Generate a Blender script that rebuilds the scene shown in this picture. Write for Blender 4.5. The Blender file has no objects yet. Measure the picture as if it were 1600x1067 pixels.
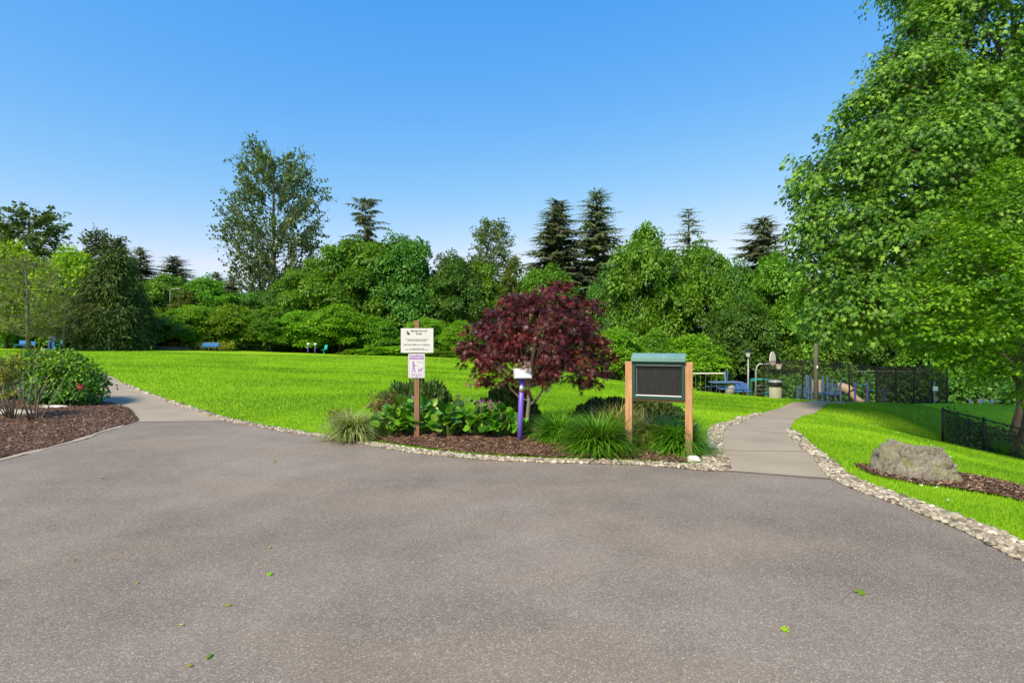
import bpy, bmesh, math, random
import numpy as np
from mathutils import Vector, Matrix
from mathutils.geometry import delaunay_2d_cdt
R = math.radians
scn = bpy.context.scene
C = scn.collection

# ------------------------------------------------------------------ camera, world, sun, exposure
CH, F = 1.75, 800.0                      # camera height in metres, focal length in photo pixels (photo 1600 x 1067)
cam = bpy.data.cameras.new('camera'); cam_o = bpy.data.objects.new('camera', cam); C.objects.link(cam_o)
cam.sensor_width = 36; cam.lens = 18; cam.clip_start = .05; cam.clip_end = 5000
cam_o.location = (0, 0, CH); cam_o.rotation_euler = (R(90), 0, 0)
scn.camera = cam_o
EXPOSURE = .45; SKY_GAIN = 1/(.15*2**EXPOSURE)
SUN_EL, SUN_AZ = 46, 212                 # degrees; azimuth clockwise from +Y: the sun stands behind and left of the camera
w = bpy.data.worlds.new("World"); scn.world = w; w.use_nodes = True
nt = w.node_tree; nt.nodes.clear()
sky = nt.nodes.new('ShaderNodeTexSky'); sky.sky_type = 'NISHITA'; sky.sun_disc = False
sky.sun_elevation = R(SUN_EL); sky.sun_rotation = R(SUN_AZ); sky.altitude = 0; sky.air_density = 1.0; sky.dust_density = 0.2; sky.ozone_density = 2.0
bg = nt.nodes.new('ShaderNodeBackground'); bg.inputs[1].default_value = .15
wo = nt.nodes.new('ShaderNodeOutputWorld')
sp_ = nt.nodes.new('ShaderNodeSeparateColor'); cb_ = nt.nodes.new('ShaderNodeCombineColor'); nt.links.new(sky.outputs[0], sp_.inputs[0])
for i_, (lo_, hi_, p_, a_) in enumerate(((.85, 3.3, 1.71, .0983), (1.45, 5.4, .766, .2547), (2.6, 7, .16, .763))):    # tone of the sky, channel by channel
    prev_ = sp_.outputs[i_]
    for op_, v_ in (('MAXIMUM', lo_), ('MINIMUM', hi_), ('POWER', p_), ('MULTIPLY', a_*SKY_GAIN)):
        m_ = nt.nodes.new('ShaderNodeMath'); m_.operation = op_; m_.inputs[1].default_value = v_; nt.links.new(prev_, m_.inputs[0]); prev_ = m_.outputs[0]
    nt.links.new(prev_, cb_.inputs[i_])
nt.links.new(cb_.outputs[0], bg.inputs[0]); nt.links.new(bg.outputs[0], wo.inputs[0])
sun = bpy.data.lights.new('sun', 'SUN'); sun.energy = 4.9; sun.angle = R(15); sun.color = (1, .87, .62)
sun_o = bpy.data.objects.new('sun', sun); C.objects.link(sun_o)
sd = Vector((math.sin(R(SUN_AZ))*math.cos(R(SUN_EL)), math.cos(R(SUN_AZ))*math.cos(R(SUN_EL)), math.sin(R(SUN_EL))))
sun_o.rotation_euler = sd.to_track_quat('Z', 'Y').to_euler(); sun_o.location = sd*60
vs = scn.view_settings; vs.view_transform = 'Standard'; vs.look = 'None'; vs.gamma = 1; vs.use_curve_mapping = False
vs.exposure = EXPOSURE
cy = scn.cycles; cy.max_bounces = 6; cy.diffuse_bounces = 3; cy.glossy_bounces = 2; cy.transmission_bounces = 4
cy.transparent_max_bounces = 8; cy.use_denoising = True; cy.caustics_reflective = False; cy.caustics_refractive = False

# ------------------------------------------------------------------ materials
class NT:
    def __init__(s, name):
        s.m = bpy.data.materials.new(name); s.m.use_nodes = True; s.t = s.m.node_tree; s.t.nodes.clear()
        s.out = s.n('OutputMaterial')
    def n(s, kind, **kw):
        nd = s.t.nodes.new('ShaderNode'+kind)
        for k, v in kw.items():
            if k in nd.inputs: nd.inputs[k].default_value = v
            else: setattr(nd, k, v)
        return nd
    def l(s, a, b): s.t.links.new(a, b)
    def ramp(s, fac, stops, interp='LINEAR'):
        r = s.n('ValToRGB'); r.color_ramp.interpolation = interp; el = r.color_ramp.elements
        while len(el) < len(stops): el.new(.5)
        for e, (p, c) in zip(el, stops):
            e.position = p; e.color = (*c, 1) if len(c) == 3 else c
        s.l(fac, r.inputs[0]); return r.outputs[0]
    def mix(s, fac, a, b, mode='MIX'):
        m = s.n('Mix', data_type='RGBA', blend_type=mode)
        for v, sock in ((fac, m.inputs[0]), (a, m.inputs[6]), (b, m.inputs[7])):
            if hasattr(v, 'links'): s.l(v, sock)
            else: sock.default_value = v if isinstance(v, (int, float)) else (*v, 1)
        return m.outputs[2]
    def coord(s): return s.n('TexCoord').outputs['Object']
    def noise(s, vec, scale, detail=4, rough=.55, out=0):
        n = s.n('TexNoise', Scale=scale, Detail=detail, Roughness=rough); s.l(vec, n.inputs['Vector']); return n.outputs[out]
    def voro(s, vec, scale, feature='F1'):
        n = s.n('TexVoronoi', Scale=scale, feature=feature); s.l(vec, n.inputs['Vector']); return n
    def mapping(s, vec, scale=(1, 1, 1), rot=(0, 0, 0)):
        m = s.n('Mapping', Scale=scale, Rotation=rot); s.l(vec, m.inputs[0]); return m.outputs[0]
    def bump(s, h, strength=.4, dist=.02):
        b = s.n('Bump', Strength=strength, Distance=dist); s.l(h, b.inputs['Height']); return b.outputs[0]
    def pbr(s, col, rough=.7, bump=None, metal=0, spec=.4, **kw):
        p = s.n('BsdfPrincipled', Roughness=rough if not hasattr(rough, 'links') else .5, Metallic=metal)
        p.inputs['Specular IOR Level'].default_value = spec
        if hasattr(rough, 'links'): s.l(rough, p.inputs['Roughness'])
        if hasattr(col, 'links'): s.l(col, p.inputs['Base Color'])
        else: p.inputs['Base Color'].default_value = (*col, 1)
        if bump is not None: s.l(bump, p.inputs['Normal'])
        return p.outputs[0]
    def done(s, sh): s.l(sh, s.out.inputs[0]); return s.m
M = {}
def scal(c, k): return tuple(min(1, x*k) for x in c)

def plain(name, col, rough=.55, metal=0, var=.18, scale=6, bump=.1, spec=.4):
    t = NT(name); v = t.coord(); n = t.noise(v, scale, 6)
    c = t.ramp(n, [(.3, scal(col, 1-var)), (.7, scal(col, 1+var))])
    f = t.noise(v, scale*14, 3)
    c = t.mix(.25, c, t.ramp(f, [(.3, scal(col, .7)), (.7, scal(col, 1.2))]))
    M[name] = t.done(t.pbr(c, rough, t.bump(f, bump, .004), metal, spec)); return M[name]

def leafmat(name, cols, transl=.38, rough=.5, hue=.04, spec=.35, tcol=None):
    """cols: leaf colours, chosen per leaf by its own random number; each plant shifts a little in tone."""
    t = NT(name)
    a = t.n('Attribute', attribute_name='rnd'); n = len(cols)
    c = t.ramp(a.outputs['Fac'], [(i/(n-1), k) for i, k in enumerate(cols)])
    oi = t.n('ObjectInfo')
    mr = t.n('MapRange'); t.l(oi.outputs['Random'], mr.inputs[0]); mr.inputs[3].default_value = .5-hue; mr.inputs[4].default_value = .502
    hs = t.n('HueSaturation'); t.l(mr.outputs[0], hs.inputs['Hue']); t.l(c, hs.inputs['Color'])
    mv = t.n('MapRange'); t.l(oi.outputs['Random'], mv.inputs[0]); mv.inputs[3].default_value = .72; mv.inputs[4].default_value = 1.08
    t.l(mv.outputs[0], hs.inputs['Value'])
    c = hs.outputs[0]
    p = t.pbr(c, rough, spec=spec)
    tr = t.n('BsdfTranslucent'); t.l(t.mix(1.0, c, tcol or (1.5, 1.45, .5), 'MULTIPLY'), tr.inputs[0])
    ms = t.n('MixShader'); ms.inputs[0].default_value = transl; t.l(p, ms.inputs[1]); t.l(tr.outputs[0], ms.inputs[2])
    M[name] = t.done(ms.outputs[0]); return M[name]

def make_asphalt():
    t = NT('asphalt'); v = t.coord()
    big = t.noise(v, .35, 5); mid = t.noise(v, 1.7, 5)
    base = t.ramp(big, [(.34, (.13, .108, .092)), (.64, (.295, .25, .215))])
    base = t.mix(.35, base, t.ramp(mid, [(.35, (.115, .095, .08)), (.68, (.285, .242, .206))]))
    tan = t.ramp(t.noise(t.mapping(v, (.25, .8, 1)), .8, 4), [(.48, (0, 0, 0)), (.7, (1, 1, 1))])
    base = t.mix(t.mix(.75, (0, 0, 0), tan), base, (.30, .23, .165))
    vo = t.voro(v, 130); g = t.n('SeparateColor'); t.l(vo.outputs['Color'], g.inputs[0])
    grain = t.ramp(g.outputs[0], [(0, (.03, .026, .022)), (.4, (.14, .117, .1)), (.8, (.24, .204, .178)), (1, (.52, .45, .38))])
    base = t.mix(.38, base, grain)
    vo2 = t.voro(v, 70); g2 = t.n('SeparateColor'); t.l(vo2.outputs['Color'], g2.inputs[0])
    fl = t.ramp(g2.outputs[1], [(.93, (0, 0, 0)), (.95, (1, 1, 1))], 'CONSTANT')
    sz = t.ramp(vo2.outputs['Distance'], [(.0, (1, 1, 1)), (.32, (0, 0, 0))], 'CONSTANT')
    fl = t.mix(1.0, fl, sz, 'MULTIPLY')
    flc = t.ramp(g2.outputs[2], [(0, (.5, .36, .2)), (.5, (.36, .34, .31)), (1, (.46, .4, .31))])
    base = t.mix(fl, base, flc)
    b = t.bump(vo.outputs['Distance'], .55, .006)
    M['asphalt'] = t.done(t.pbr(base, .85, b, spec=.3))
make_asphalt()

def make_concrete():
    t = NT('concrete'); v = t.coord()
    c = t.ramp(t.noise(v, .9, 6), [(.3, (.25, .208, .16)), (.7, (.375, .315, .243))])
    fine = t.noise(v, 60, 4)
    c = t.mix(.3, c, t.ramp(fine, [(.3, (.17, .14, .11)), (.7, (.40, .34, .27))]))
    M['concrete'] = t.done(t.pbr(c, .9, t.bump(fine, .35, .004), spec=.25))
make_concrete()

def make_lawn():
    t = NT('lawn'); v = t.coord()
    n1 = t.noise(v, .22, 4); n2 = t.noise(t.mapping(v, (1, .35, 1), (0, 0, .5)), 1.6, 5); n3 = t.noise(v, 34, 3)
    c = t.ramp(n1, [(.35, (.20, .40, .003)), (.7, (.34, .55, .006))])
    c = t.mix(.45, c, t.ramp(n2, [(.3, (.11, .26, .004)), (.7, (.33, .50, .012))]))
    c = t.mix(.4, c, t.ramp(n3, [(.3, (.08, .20, .003)), (.7, (.33, .51, .015))]))
    M['lawn'] = t.done(t.pbr(c, .9, t.bump(n3, .8, .03), spec=.15))
make_lawn()

def make_mulch():
    t = NT('mulch'); v = t.coord()
    vo = t.voro(t.mapping(v, (1, .6, 1)), 42); g = t.n('SeparateColor'); t.l(vo.outputs['Color'], g.inputs[0])
    c = t.ramp(g.outputs[0], [(0, (.04, .022, .015)), (.5, (.125, .07, .047)), (1, (.29, .185, .13))])
    c = t.mix(.35, c, t.ramp(t.noise(v, 1.2, 4), [(.3, (.05, .025, .018)), (.7, (.17, .09, .065))]))
    M['mulch'] = t.done(t.pbr(c, .9, t.bump(vo.outputs['Distance'], 1, .03), spec=.15))
make_mulch()

def attr_mat(name, stops, rough=.8, spec=.25, bs=30):
    t = NT(name); a = t.n('Attribute', attribute_name='rnd')
    c = t.ramp(a.outputs['Fac'], stops); n = t.noise(t.coord(), bs, 4)
    c = t.mix(.3, c, t.mix(1.0, c, t.ramp(n, [(.3, (.5, .5, .5)), (.7, (1.3, 1.25, 1.2))]), 'MULTIPLY'))
    M[name] = t.done(t.pbr(c, rough, t.bump(n, .3, .004), spec=spec))
attr_mat('gravel_stone', [(0, (.09, .07, .05)), (.3, (.24, .205, .155)), (.75, (.37, .325, .255)), (1, (.58, .53, .44))])
attr_mat('bark_chip', [(0, (.06, .034, .022)), (.5, (.16, .09, .06)), (.85, (.27, .17, .12)), (1, (.46, .34, .25))])
attr_mat('litter', [(0, (.35, .2, .08)), (.4, (.5, .36, .16)), (.8, (.5, .45, .33)), (1, (.3, .35, .08))])

def make_wood(name, c0, c1):
    t = NT(name); v = t.coord()
    g = t.noise(t.mapping(v, (28, 28, 1.6)), 1.5, 6, .6)
    c = t.ramp(g, [(.3, c0), (.7, c1)])
    kn = t.noise(v, 4, 3); c = t.mix(.3, c, t.mix(1.0, c, t.ramp(kn, [(.35, (.6, .55, .5)), (.65, (1.2, 1.2, 1.2))]), 'MULTIPLY'))
    if name == 'cedar':                                   # grey green damp stain at the foot of the posts
        sp = t.n('SeparateXYZ'); t.l(v, sp.inputs[0]); ad = t.n('Math', operation='ADD'); ml = t.n('Math', operation='MULTIPLY'); ml.inputs[1].default_value = .35
        t.l(t.noise(v, 7, 5), ml.inputs[0]); t.l(ml.outputs[0], ad.inputs[0]); t.l(sp.outputs[2], ad.inputs[1])
        c = t.mix(t.ramp(ad.outputs[0], [(.28, (.75, .75, .75)), (.5, (0, 0, 0))]), c, (.19, .175, .11))
    M[name] = t.done(t.pbr(c, .75, t.bump(g, .4, .004), spec=.25))
make_wood('cedar', (.33, .165, .08), (.53, .30, .165))
make_wood('old_wood', (.16, .085, .05), (.28, .16, .095))
make_wood('grey_wood', (.11, .1, .085), (.2, .185, .16))
def make_bark(name, c0, c1, sc=9):
    t = NT(name); v = t.coord(); g = t.noise(t.mapping(v, (1, 1, .25)), sc, 6, .65)
    M[name] = t.done(t.pbr(t.ramp(g, [(.3, c0), (.7, c1)]), .9, t.bump(g, .8, .03), spec=.15))
make_bark('bark', (.045, .036, .028), (.15, .125, .1))
make_bark('pale_bark', (.14, .115, .085), (.33, .28, .22), 14)
make_bark('grey_twig', (.17, .15, .13), (.3, .27, .235), 20)

def make_rock():
    t = NT('boulder_rock'); v = t.coord()
    n = t.noise(v, 2.2, 8, .65); f = t.noise(v, 30, 8, .75)
    c = t.ramp(n, [(.3, (.16, .135, .105)), (.5, (.31, .27, .215)), (.7, (.60, .56, .49))])
    c = t.mix(.5, c, t.ramp(f, [(.36, (.10, .083, .065)), (.64, (.58, .53, .46))]))
    ge = t.n('NewGeometry'); sx = t.n('SeparateXYZ'); t.l(ge.outputs['Normal'], sx.inputs[0])
    li = t.ramp(t.noise(v, 3.4, 5), [(.5, (0, 0, 0)), (.62, (1, 1, 1))])
    c = t.mix(t.mix(.6, (0, 0, 0), li), c, (.29, .28, .10))
    wl = t.ramp(t.noise(t.mapping(v, (1.3, 1, 1)), 5.5, 4), [(.62, (0, 0, 0)), (.68, (1, 1, 1))])
    c = t.mix(t.mix(.3, (0, 0, 0), wl), c, (.6, .57, .52))
    M['boulder_rock'] = t.done(t.pbr(c, .9, t.bump(f, 1, .06), spec=.2))
make_rock()

plain('white_paint', (.78, .78, .78), .4, var=.05)
plain('sign_white', (.56, .56, .575), .45, var=.04)
plain('sand', (.34, .28, .215), .95, var=.25, scale=8)
plain('pale_plate', (.55, .55, .58), .35, var=.06)
plain('purple_paint', (.155, .085, .50), .4, var=.1, spec=.5)
plain('blue_paint', (.05, .13, .42), .4, var=.15)
plain('light_blue_paint', (.02, .13, .38), .4, var=.15)
plain('slate_blue_paint', (.10, .17, .36), .45, var=.15)
plain('teal_paint', (.02, .33, .30), .4, var=.15)
plain('dark_green_paint', (.018, .06, .05), .4, var=.2)
plain('teal_hood', (.14, .27, .255), .5, var=.2, scale=3)
plain('green_paint', (.02, .13, .09), .45)
plain('black_metal', (.012, .012, .013), .45, var=.3)
plain('silver_metal', (.45, .45, .46), .35, .7, var=.1)
plain('pole_metal', (.32, .32, .33), .5, .3, var=.1)
plain('dark_metal', (.06, .06, .06), .5)
plain('tan_plastic', (.55, .41, .25), .5, var=.1)
plain('bin_concrete', (.36, .34, .28), .85, var=.2, scale=30)
plain('lid_black', (.02, .02, .025), .4)
plain('ink_black', (.02, .02, .025), .6, var=0)
plain('ink_purple', (.32, .17, .5), .6, var=0)
plain('rust_orange', (.6, .14, .06), .5)
plain('net_white', (.75, .72, .68), .8)
plain('backboard_paint', (.70, .66, .58), .5, var=.15, scale=3)
plain('pale_stone', (.52, .49, .46), .9, var=.25, scale=5, bump=.6)
plain('grey_stone', (.36, .33, .28), .9, var=.3, scale=7, bump=.6)
plain('stalk_green', (.10, .22, .03), .5)
plain('playground_chips', (.075, .055, .032), .95, var=.35, scale=3)
plain('rubber', (.03, .03, .03), .7)
plain('joint_tar', (.025, .022, .02), .9)
plain('bark_surface', (.22, .13, .08), .95, var=.3, scale=2)
def make_board():
    t = NT('board_felt'); v = t.coord()
    n = t.noise(t.mapping(v, (9, 9, 3)), 2.0, 6, .7)
    c = t.ramp(n, [(.45, (.012, .011, .012)), (.65, (.02, .019, .02)), (.8, (.07, .066, .06))])
    M['board_felt'] = t.done(t.pbr(c, .45, spec=.4))
make_board()
def make_mesh_mat(name, keep, col):
    t = NT(name); p = t.pbr(col, .8, spec=.1); tr = t.n('BsdfTransparent'); ms = t.n('MixShader')
    ms.inputs[0].default_value = keep; t.l(tr.outputs[0], ms.inputs[1]); t.l(p, ms.inputs[2]); M[name] = t.done(ms.outputs[0])
make_mesh_mat('chain_mesh', .34, (.03, .033, .03))
make_mesh_mat('windscreen', .78, (.022, .022, .022))

leafmat('maple_leaf', [(.03, .10, .006), (.08, .23, .012), (.14, .35, .022), (.24, .48, .04)], hue=.02)
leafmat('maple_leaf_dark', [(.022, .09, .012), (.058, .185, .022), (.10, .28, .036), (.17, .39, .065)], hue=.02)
leafmat('bright_leaf', [(.05, .15, .004), (.12, .31, .008), (.19, .42, .012), (.29, .53, .02)], hue=.018)
leafmat('yellow_leaf', [(.09, .20, .006), (.19, .35, .01), (.29, .45, .015), (.38, .53, .03)], hue=.01)
leafmat('olive_leaf', [(.05, .085, .012), (.10, .15, .022), (.16, .22, .035), (.24, .28, .06)], hue=.015)
leafmat('cottonwood_leaf', [(.055, .10, .034), (.095, .155, .054), (.14, .215, .078), (.21, .30, .12)], hue=.01, transl=.3)
leafmat('needle', [(.085, .12, .065), (.13, .175, .09), (.175, .225, .12), (.23, .28, .15)], transl=.25, hue=.015, rough=.7)
leafmat('pine_needle', [(.045, .085, .028), (.08, .135, .042), (.12, .185, .06), (.18, .25, .085)], transl=.25, hue=.015, rough=.7)
leafmat('cypress_needle', [(.02, .055, .006), (.042, .10, .01), (.07, .145, .014), (.12, .2, .022)], transl=.12, hue=.01, rough=.7)
leafmat('near_maple_leaf', [(.014, .048, .006), (.038, .11, .010), (.085, .20, .016), (.17, .33, .03), (.30, .46, .05)], hue=.002, transl=.28, spec=.3, rough=.5)
leafmat('vine_maple_leaf', [(.02, .075, .004), (.065, .19, .007), (.14, .33, .012), (.25, .47, .02), (.36, .56, .03)], hue=.002, transl=.34)
leafmat('red_leaf', [(.035, .007, .011), (.07, .014, .019), (.115, .021, .026), (.18, .026, .024), (.32, .038, .02)], hue=.001, transl=.3, tcol=(1.5, .6, .5), spec=.5, rough=.42)
leafmat('camellia_leaf', [(.014, .055, .006), (.035, .125, .01), (.075, .21, .016), (.17, .34, .03)], hue=.001, transl=.2, spec=.4, rough=.42)
leafmat('bergenia_leaf', [(.03, .12, .008), (.06, .22, .01), (.10, .32, .014), (.19, .44, .03), (.26, .40, .05)], hue=.01, transl=.25, spec=.5, rough=.35)
leafmat('heather_leaf', [(.028, .07, .016), (.055, .125, .026), (.09, .185, .038), (.15, .26, .065)], hue=.01, transl=.15)
leafmat('hedge_leaf', [(.012, .035, .008), (.028, .065, .012), (.05, .10, .018), (.14, .12, .04)], hue=.01, transl=.2)
leafmat('green_blade', [(.035, .14, .006), (.075, .26, .01), (.125, .37, .016), (.23, .50, .03)], hue=.012, transl=.3)
leafmat('gold_blade', [(.12, .15, .025), (.24, .26, .04), (.38, .36, .07), (.48, .42, .16)], hue=.01, transl=.3)
leafmat('sedge_blade', [(.14, .22, .04), (.25, .36, .08), (.40, .49, .16), (.62, .64, .34)], hue=.01, transl=.3)
leafmat('grass_blade', [(.075, .18, .006), (.165, .345, .008), (.28, .485, .012), (.39, .60, .03)], hue=.001, transl=.4, spec=.2)
leafmat('ivy_leaf', [(.012, .045, .008), (.03, .085, .013), (.055, .13, .02), (.10, .2, .035)], hue=.02, transl=.2)
leafmat('bronze_leaf', [(.12, .045, .02), (.22, .09, .03), (.25, .2, .05), (.2, .26, .05)], hue=.01, transl=.3)
leafmat('cover_leaf', [(.11, .15, .015), (.2, .26, .02), (.32, .36, .035), (.4, .4, .06)], hue=.01, transl=.3)
leafmat('pink_petal', [(.3, .1, .2), (.42, .18, .34), (.5, .28, .45)], hue=.01, transl=.2, tcol=(1, 1, 1))
leafmat('red_petal', [(.4, .01, .05), (.55, .02, .08), (.6, .04, .12)], hue=.001, transl=.2, tcol=(1, 1, 1))

# ------------------------------------------------------------------ mesh helpers
def link(o, parent=None):
    C.objects.link(o)
    if parent is not None: o.parent = parent
    return o
def np_mesh(name, V, counts, idx, mat, rnd=None, smooth=False):
    me = bpy.data.meshes.new(name); V = np.ascontiguousarray(V, np.float32)
    me.vertices.add(len(V)); me.vertices.foreach_set('co', V.ravel())
    counts = np.asarray(counts, np.int32); idx = np.asarray(idx, np.int32)
    me.loops.add(len(idx)); me.loops.foreach_set('vertex_index', idx)
    me.polygons.add(len(counts)); st = np.concatenate(([0], np.cumsum(counts)[:-1])).astype(np.int32)
    me.polygons.foreach_set('loop_start', st)
    if rnd is not None:
        a = me.attributes.new('rnd', 'FLOAT', 'FACE'); a.data.foreach_set('value', np.ascontiguousarray(rnd, np.float32))
    me.update(calc_edges=True); me.validate()
    if smooth: me.polygons.foreach_set('use_smooth', np.ones(len(counts), bool))
    me.materials.append(mat); return me
def scatter(T, Fs, pos, frames, scale, rnd):
    """copy template T (k,3), faces Fs, to n frames (n,3,3: columns are local x, y, z) -> arrays for np_mesh"""
    T = np.asarray(T, float); n = len(pos); k = len(T); scale = np.asarray(scale, float)
    if scale.ndim == 1: loc = T[None]*scale[:, None, None]
    else: loc = T[None]*scale[:, None, :]
    V = np.einsum('nij,nkj->nki', frames, loc)+pos[:, None, :]
    cnt = np.array([len(f) for f in Fs]); ii = np.concatenate([np.array(f) for f in Fs])
    idx = (ii[None]+(np.arange(n)*k)[:, None]).ravel()
    return V.reshape(-1, 3), np.tile(cnt, n), idx, np.repeat(rnd, len(Fs))
def join(parts):
    V, Cn, I, Rn, off = [], [], [], [], 0
    for v, c, i, r in parts:
        V.append(v); Cn.append(c); I.append(i+off); Rn.append(r); off += len(v)
    return np.concatenate(V), np.concatenate(Cn), np.concatenate(I), np.concatenate(Rn)
def nrm(a): return a/np.maximum(np.linalg.norm(a, axis=-1, keepdims=True), 1e-9)
def frames(tip, normal):
    t = nrm(tip); n = normal-(normal*t).sum(-1, keepdims=True)*t; n = nrm(n); b = np.cross(t, n)
    return np.stack([b, t, n], axis=-1)
DIAMOND = ([(0, 0, 0), (.36, .45, -.07), (0, 1, -.12), (-.36, .45, -.07), (0, .48, .06)], [(0, 1, 4), (1, 2, 4), (2, 3, 4), (3, 0, 4)])
QUADLEAF = ([(0, 0, 0), (.38, .45, -.08), (0, 1, -.1), (-.38, .45, -.08)], [(0, 1, 2), (0, 2, 3)])
NEEDLE = ([(0, 0, 0), (.13, .4, .03), (0, 1, -.06), (-.13, .4, .03)], [(0, 1, 2), (0, 2, 3)])
def lobed(lobes, inner=.34, width=.5):
    """a palmate leaf: outline of tips and notches round a centre"""
    c = (0, .36, .03); pts = [c, (0, 0, -.02)]
    out = [1]
    n = len(lobes)
    for i, (ang, ln) in enumerate(lobes):
        a = R(ang)
        for da, r in ((-9, ln*.72), (0, ln), (9, ln*.72)):
            b = R(ang+da*(1 if r != ln else 0)*width*2)
            pts.append((math.sin(b)*r, .36+math.cos(b)*r, -.2*r*r)); out.append(len(pts)-1)
        if i < n-1:
            b = R((ang+lobes[i+1][0])/2); pts.append((math.sin(b)*inner, .36+math.cos(b)*inner, -.02)); out.append(len(pts)-1)
    Fs = [(0, out[j+1], out[j]) for j in range(len(out)-1)]+[(0, out[0], out[-1])]
    return pts, Fs
MAPLE = lobed([(-118, .42), (-55, .62), (0, .68), (55, .62), (118, .42)], .3, .75)
ACER = lobed([(-125, .4), (-75, .6), (-38, .74), (0, .8), (38, .74), (75, .6), (125, .4)], .16, .32)
MAPLE_S = ([(0, .36, .03), (0, 0, -.02), (-.36, .14, -.05), (-.2, .4, 0), (-.54, .74, -.14), (-.17, .66, -.02), (0, 1.06, -.16), (.17, .66, -.02), (.54, .74, -.14), (.2, .4, 0), (.36, .14, -.05)], [(0, i, i+1 if i < 10 else 1) for i in range(1, 11)])
ROUND = ([(0, 0, 0)]+[(math.sin(a)*.42*(1 if abs(math.cos(a)) < .9 else .95), .5-math.cos(a)*.5, .07*math.sin(a*2.5)+.06*math.cos(a)) for a in [R(x) for x in range(20, 360, 40)]]+[(0, .5, -.05)],
         [(i, i+1 if i < 9 else 0, 10) for i in range(0, 10)])
OVAL = ([(0, 0, 0), (.2, .3, -.03), (.22, .62, -.06), (0, 1, -.14), (-.22, .62, -.06), (-.2, .3, -.03), (0, .45, .05)],
        [(0, 1, 6), (1, 2, 6), (2, 3, 6), (3, 4, 6), (4, 5, 6), (5, 0, 6)])

class MB:
    def __init__(s): s.v, s.f = [], []
    def add(s, V, Fs):
        o = len(s.v); s.v += [tuple(p) for p in V]; s.f += [tuple(i+o for i in f) for f in Fs]; return s
    def box(s, c, size, rz=0, rx=0):
        m = Matrix.Rotation(rz, 3, 'Z') @ Matrix.Rotation(rx, 3, 'X'); h = [k/2 for k in size]
        V = [Vector(c)+m @ Vector((sx*h[0], sy*h[1], sz*h[2])) for sz in (-1, 1) for sy in (-1, 1) for sx in (-1, 1)]
        return s.add(V, [(0, 2, 3, 1), (4, 5, 7, 6), (0, 1, 5, 4), (2, 6, 7, 3), (0, 4, 6, 2), (1, 3, 7, 5)])
    def tube(s, pts, rad, n=8, cap=True):
        pts = [Vector(p) for p in pts]; rad = [rad]*len(pts) if isinstance(rad, (int, float)) else rad
        o = len(s.v); prev = None
        for i, p in enumerate(pts):
            d = (pts[min(i+1, len(pts)-1)]-pts[max(i-1, 0)]).normalized()
            if prev is None: u = d.orthogonal().normalized()
            else: u = (prev-d*prev.dot(d)).normalized()
            prev = u; v = d.cross(u)
            for k in range(n):
                a = 2*math.pi*k/n; s.v.append(tuple(p+(u*math.cos(a)+v*math.sin(a))*rad[i]))
        for i in range(len(pts)-1):
            for k in range(n):
                a, b = o+i*n+k, o+i*n+(k+1) % n; s.f.append((a, b, b+n, a+n))
        if cap:
            s.f.append(tuple(o+k for k in reversed(range(n)))); s.f.append(tuple(o+(len(pts)-1)*n+k for k in range(n)))
        return s
    def lathe(s, c, prof, n=20):
        o = len(s.v)
        for r, z in prof:
            for k in range(n):
                a = 2*math.pi*k/n; s.v.append((c[0]+r*math.cos(a), c[1]+r*math.sin(a), c[2]+z))
        for i in range(len(prof)-1):
            for k in range(n):
                a, b = o+i*n+k, o+i*n+(k+1) % n; s.f.append((a, b, b+n, a+n))
        s.f.append(tuple(o+k for k in reversed(range(n)))); s.f.append(tuple(o+(len(prof)-1)*n+k for k in range(n)))
        return s
    def mesh(s, name, mat, smooth=False, bevel=0):
        me = bpy.data.meshes.new(name); me.from_pydata(s.v, [], s.f); me.update()
        if bevel:
            bm = bmesh.new(); bm.from_mesh(me)
            bmesh.ops.bevel(bm, geom=bm.edges[:], offset=bevel, segments=2, affect='EDGES', profile=.6); bm.to_mesh(me); bm.free()
        if smooth: me.polygons.foreach_set('use_smooth', [True]*len(me.polygons))
        me.materials.append(mat); return me
    def build(s, name, mat, parent=None, smooth=False, bevel=0, label=None):
        o = link(bpy.data.objects.new(name, s.mesh(name, mat, smooth, bevel)), parent)
        if label: o['label'] = label
        return o
def tag(o, label, cat, group=None):
    o['label'] = label; o['category'] = cat
    if group: o['group'] = group
    return o
def thing(name, label, cat, loc=(0, 0, 0), rz=0, group=None):
    o = bpy.data.objects.new(name, None); o.location = loc; o.rotation_euler = (0, 0, rz); o.empty_display_size = .2
    return tag(link(o), label, cat, group)
def put(name, me, parent=None): return link(bpy.data.objects.new(name, me), parent)
def rngf(seed): return np.random.default_rng(seed)

# ------------------------------------------------------------------ the lie of the land
def ray(px, py, d): return ((px-800)/F*d, d, CH-(py-533.5)/F*d)
def flat(px, py): d = F*CH/(py-533.5); return ((px-800)/F*d, d)
ASPH = [(-7.7, -12), (-7.7, 7.7), (-7.8, 8.9), (-8.15, 10.1), (-8.2, 11.0), (-6.2, 11.15), (-4.2, 9.75), (-2.9, 8.95), (-1.48, 7.95), (0, 7.42), (1.8, 7.2),
        (2.83, 6.86), (4.03, 6.45), (4.1, 5.45), (4.13, 4.7), (4.03, 4.0), (3.95, 2), (3.9, -12)]
PR_L = [(2.83, 6.86), (3.25, 7.8), (3.69, 9), (4.35, 10.5), (5.28, 12), (6.45, 14), (7.8, 16), (10.55, 20), (13.74, 24), (18.0, 30), (20.5, 38)]
PR_R = [(4.03, 6.45), (4.5, 7.6), (5.0, 9), (5.65, 10.5), (6.55, 12), (7.75, 14), (9.12, 16), (12.1, 20), (15.54, 24), (20, 29.5), (23, 38)]
PR_Z = [0, -.01, -.05, -.14, -.25, -.4, -.55, -.85, -1.15, -2.05, -3.2]
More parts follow.
